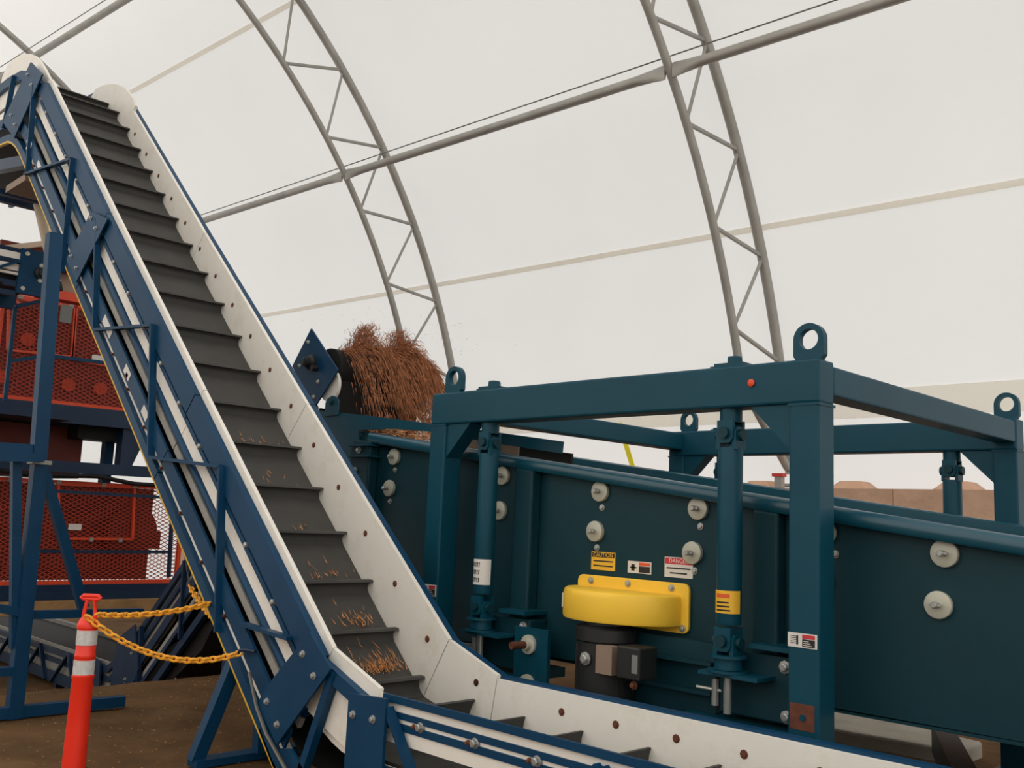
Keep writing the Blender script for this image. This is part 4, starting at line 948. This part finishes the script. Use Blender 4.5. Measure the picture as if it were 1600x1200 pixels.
for s_ in (-1, 1):
    mb = MB(); mb.path([hp(.034*s_, .92), hp(.03*s_, .97), hp(.022*s_, 1.02), hp(.03*s_, 1.035)], .011, 8); mb.build('handle_leg', 'delin', dl, True)
mb = MB(); mb.path([hp(-.056, 1.035), hp(-.045, 1.05), hp(.045, 1.05), hp(.056, 1.035)], .014, 8); mb.path([hp(-.05, 1.033), hp(.05, 1.033)], .012, 8); mb.build('handle_grip', 'delin', dl, True)
def chain(label, p, q, sag, link=.054, r=.0078):
    p, q = V(p), V(q); L = (q-p).length; n = max(4, int(L*1.04/(link*.72)))
    cv = lambda t: p.lerp(q, t)+V((0, 0, -4*sag*t*(1-t)))
    mb = MB()
    for i in range(n):
        t = (i+.5)/n; c = cv(t); d = (cv(min(1, t+.01))-cv(max(0, t-.01))).normalized(); a = d.cross(V((0, 0, 1))).normalized(); b = d.cross(a)
        s_ = (a+b).normalized() if i % 2 else (a-b).normalized()
        k = len(mb.v); nn = 12; m_ = 6; cent = [c+d*(link/2*math.cos(2*math.pi*j/nn))+s_*(link*.3*math.sin(2*math.pi*j/nn)) for j in range(nn)]
        no = d.cross(s_)
        for j in range(nn):
            ou = (cent[j]-c).normalized()
            for e in range(m_): an = 2*math.pi*e/m_; mb.v.append(cent[j]+(ou*math.cos(an)+no*math.sin(an))*r)
        for j in range(nn):
            for e in range(m_):
                A = k+j*m_+e; B = k+j*m_+(e+1) % m_; C_ = k+((j+1) % nn)*m_+(e+1) % m_; D = k+((j+1) % nn)*m_+e; mb.f.append((A, B, C_, D))
    o = mb.build('plastic_chain', 'chain', origin=p, smooth=True); tag(o, label, 'chain', 'yellow plastic chains')
top = V((dx_, dy_, .945))
chain('yellow plastic chain sagging from the delineator to a hook on the tall conveyor', top+side*.01+V((.05, -.05, 0)), (-5.445, 3.13, .72), .13)
chain('yellow plastic chain stretched from the delineator to the edge of the tall conveyor', top+side*.04, (-5.97, 3.19, .97), .03)
chain('short yellow plastic chain hanging behind the edge of the tall conveyor', (-6.53, 3.3, 1.03), (-5.88, 3.2, .845), .02)
mb = MB(); mb.path([(-6.53, 3.3, 1.03), (-6.56, 3.27, 1.2), (-6.58, 3.22, 1.4)], .006, 6); o = mb.build('hanging_wire', 'cable', origin=(-6.55, 3.25, 1.03), smooth=True); tag(o, 'thin wire holding the short chain under the tall conveyor', 'wire')
mb = MB(); mb.path([(-5.47, 3.12, .72), (-5.44, 3.12, .735), (-5.40, 3.13, .74), (-5.32, 3.15, .74)], .012, 8); o = mb.build('chain_hook', 'navy', origin=(-5.4, 3.14, .72), smooth=True); tag(o, 'dark blue hook holding the chain on the tall conveyor side', 'hook')

# strap and tag near the truss foot
mb = MB(); mb.bar((-8.09, 10.45, 2.12), (-8.46, 10.45, 3.0), .012, .075, (1, 0, 0)); o = mb.build('tie_strap', 'strap', origin=(-8.09, 10.45, 2.12)); tag(o, 'bright yellow tie-down strap in front of the far fabric wall', 'strap')
rt = thing('ratchet_tie', 'small red ratchet tie at the foot of the right truss', 'ratchet', (-5.95, 10.2, 2.12))
mb = MB(); mb.box((-6.0, 10.32, 2.25), (-5.86, 10.42, 2.29)); mb.build('red_handle', 'red_tag', rt)
mb = MB(); mb.box((-5.97, 10.33, 2.12), (-5.88, 10.41, 2.25)); mb.build('buckle', 'galv', rt)

# loose chips on the floor
rg1 = random.Random(9)
def fl(rg):
    x = rg.uniform(-10, -4.6); y = rg.uniform(2.0, 4.6)+rg.uniform(0, 1)*max(0, (-x-6)*.5); return V((x, y, gz(x, y)+.006)), V((rg.gauss(0, 1), rg.gauss(0, 1), .02)), rg.uniform(.008, .022), rg.uniform(.002, .004)
mb = strands('fl', 700, fl, 'chip', 44); o = mb.build('floor_chips', 'barklight', origin=(-7, 3, 0)); tag(o, 'small pale wood chips scattered on the dirt floor', 'wood chips', kind='stuff')
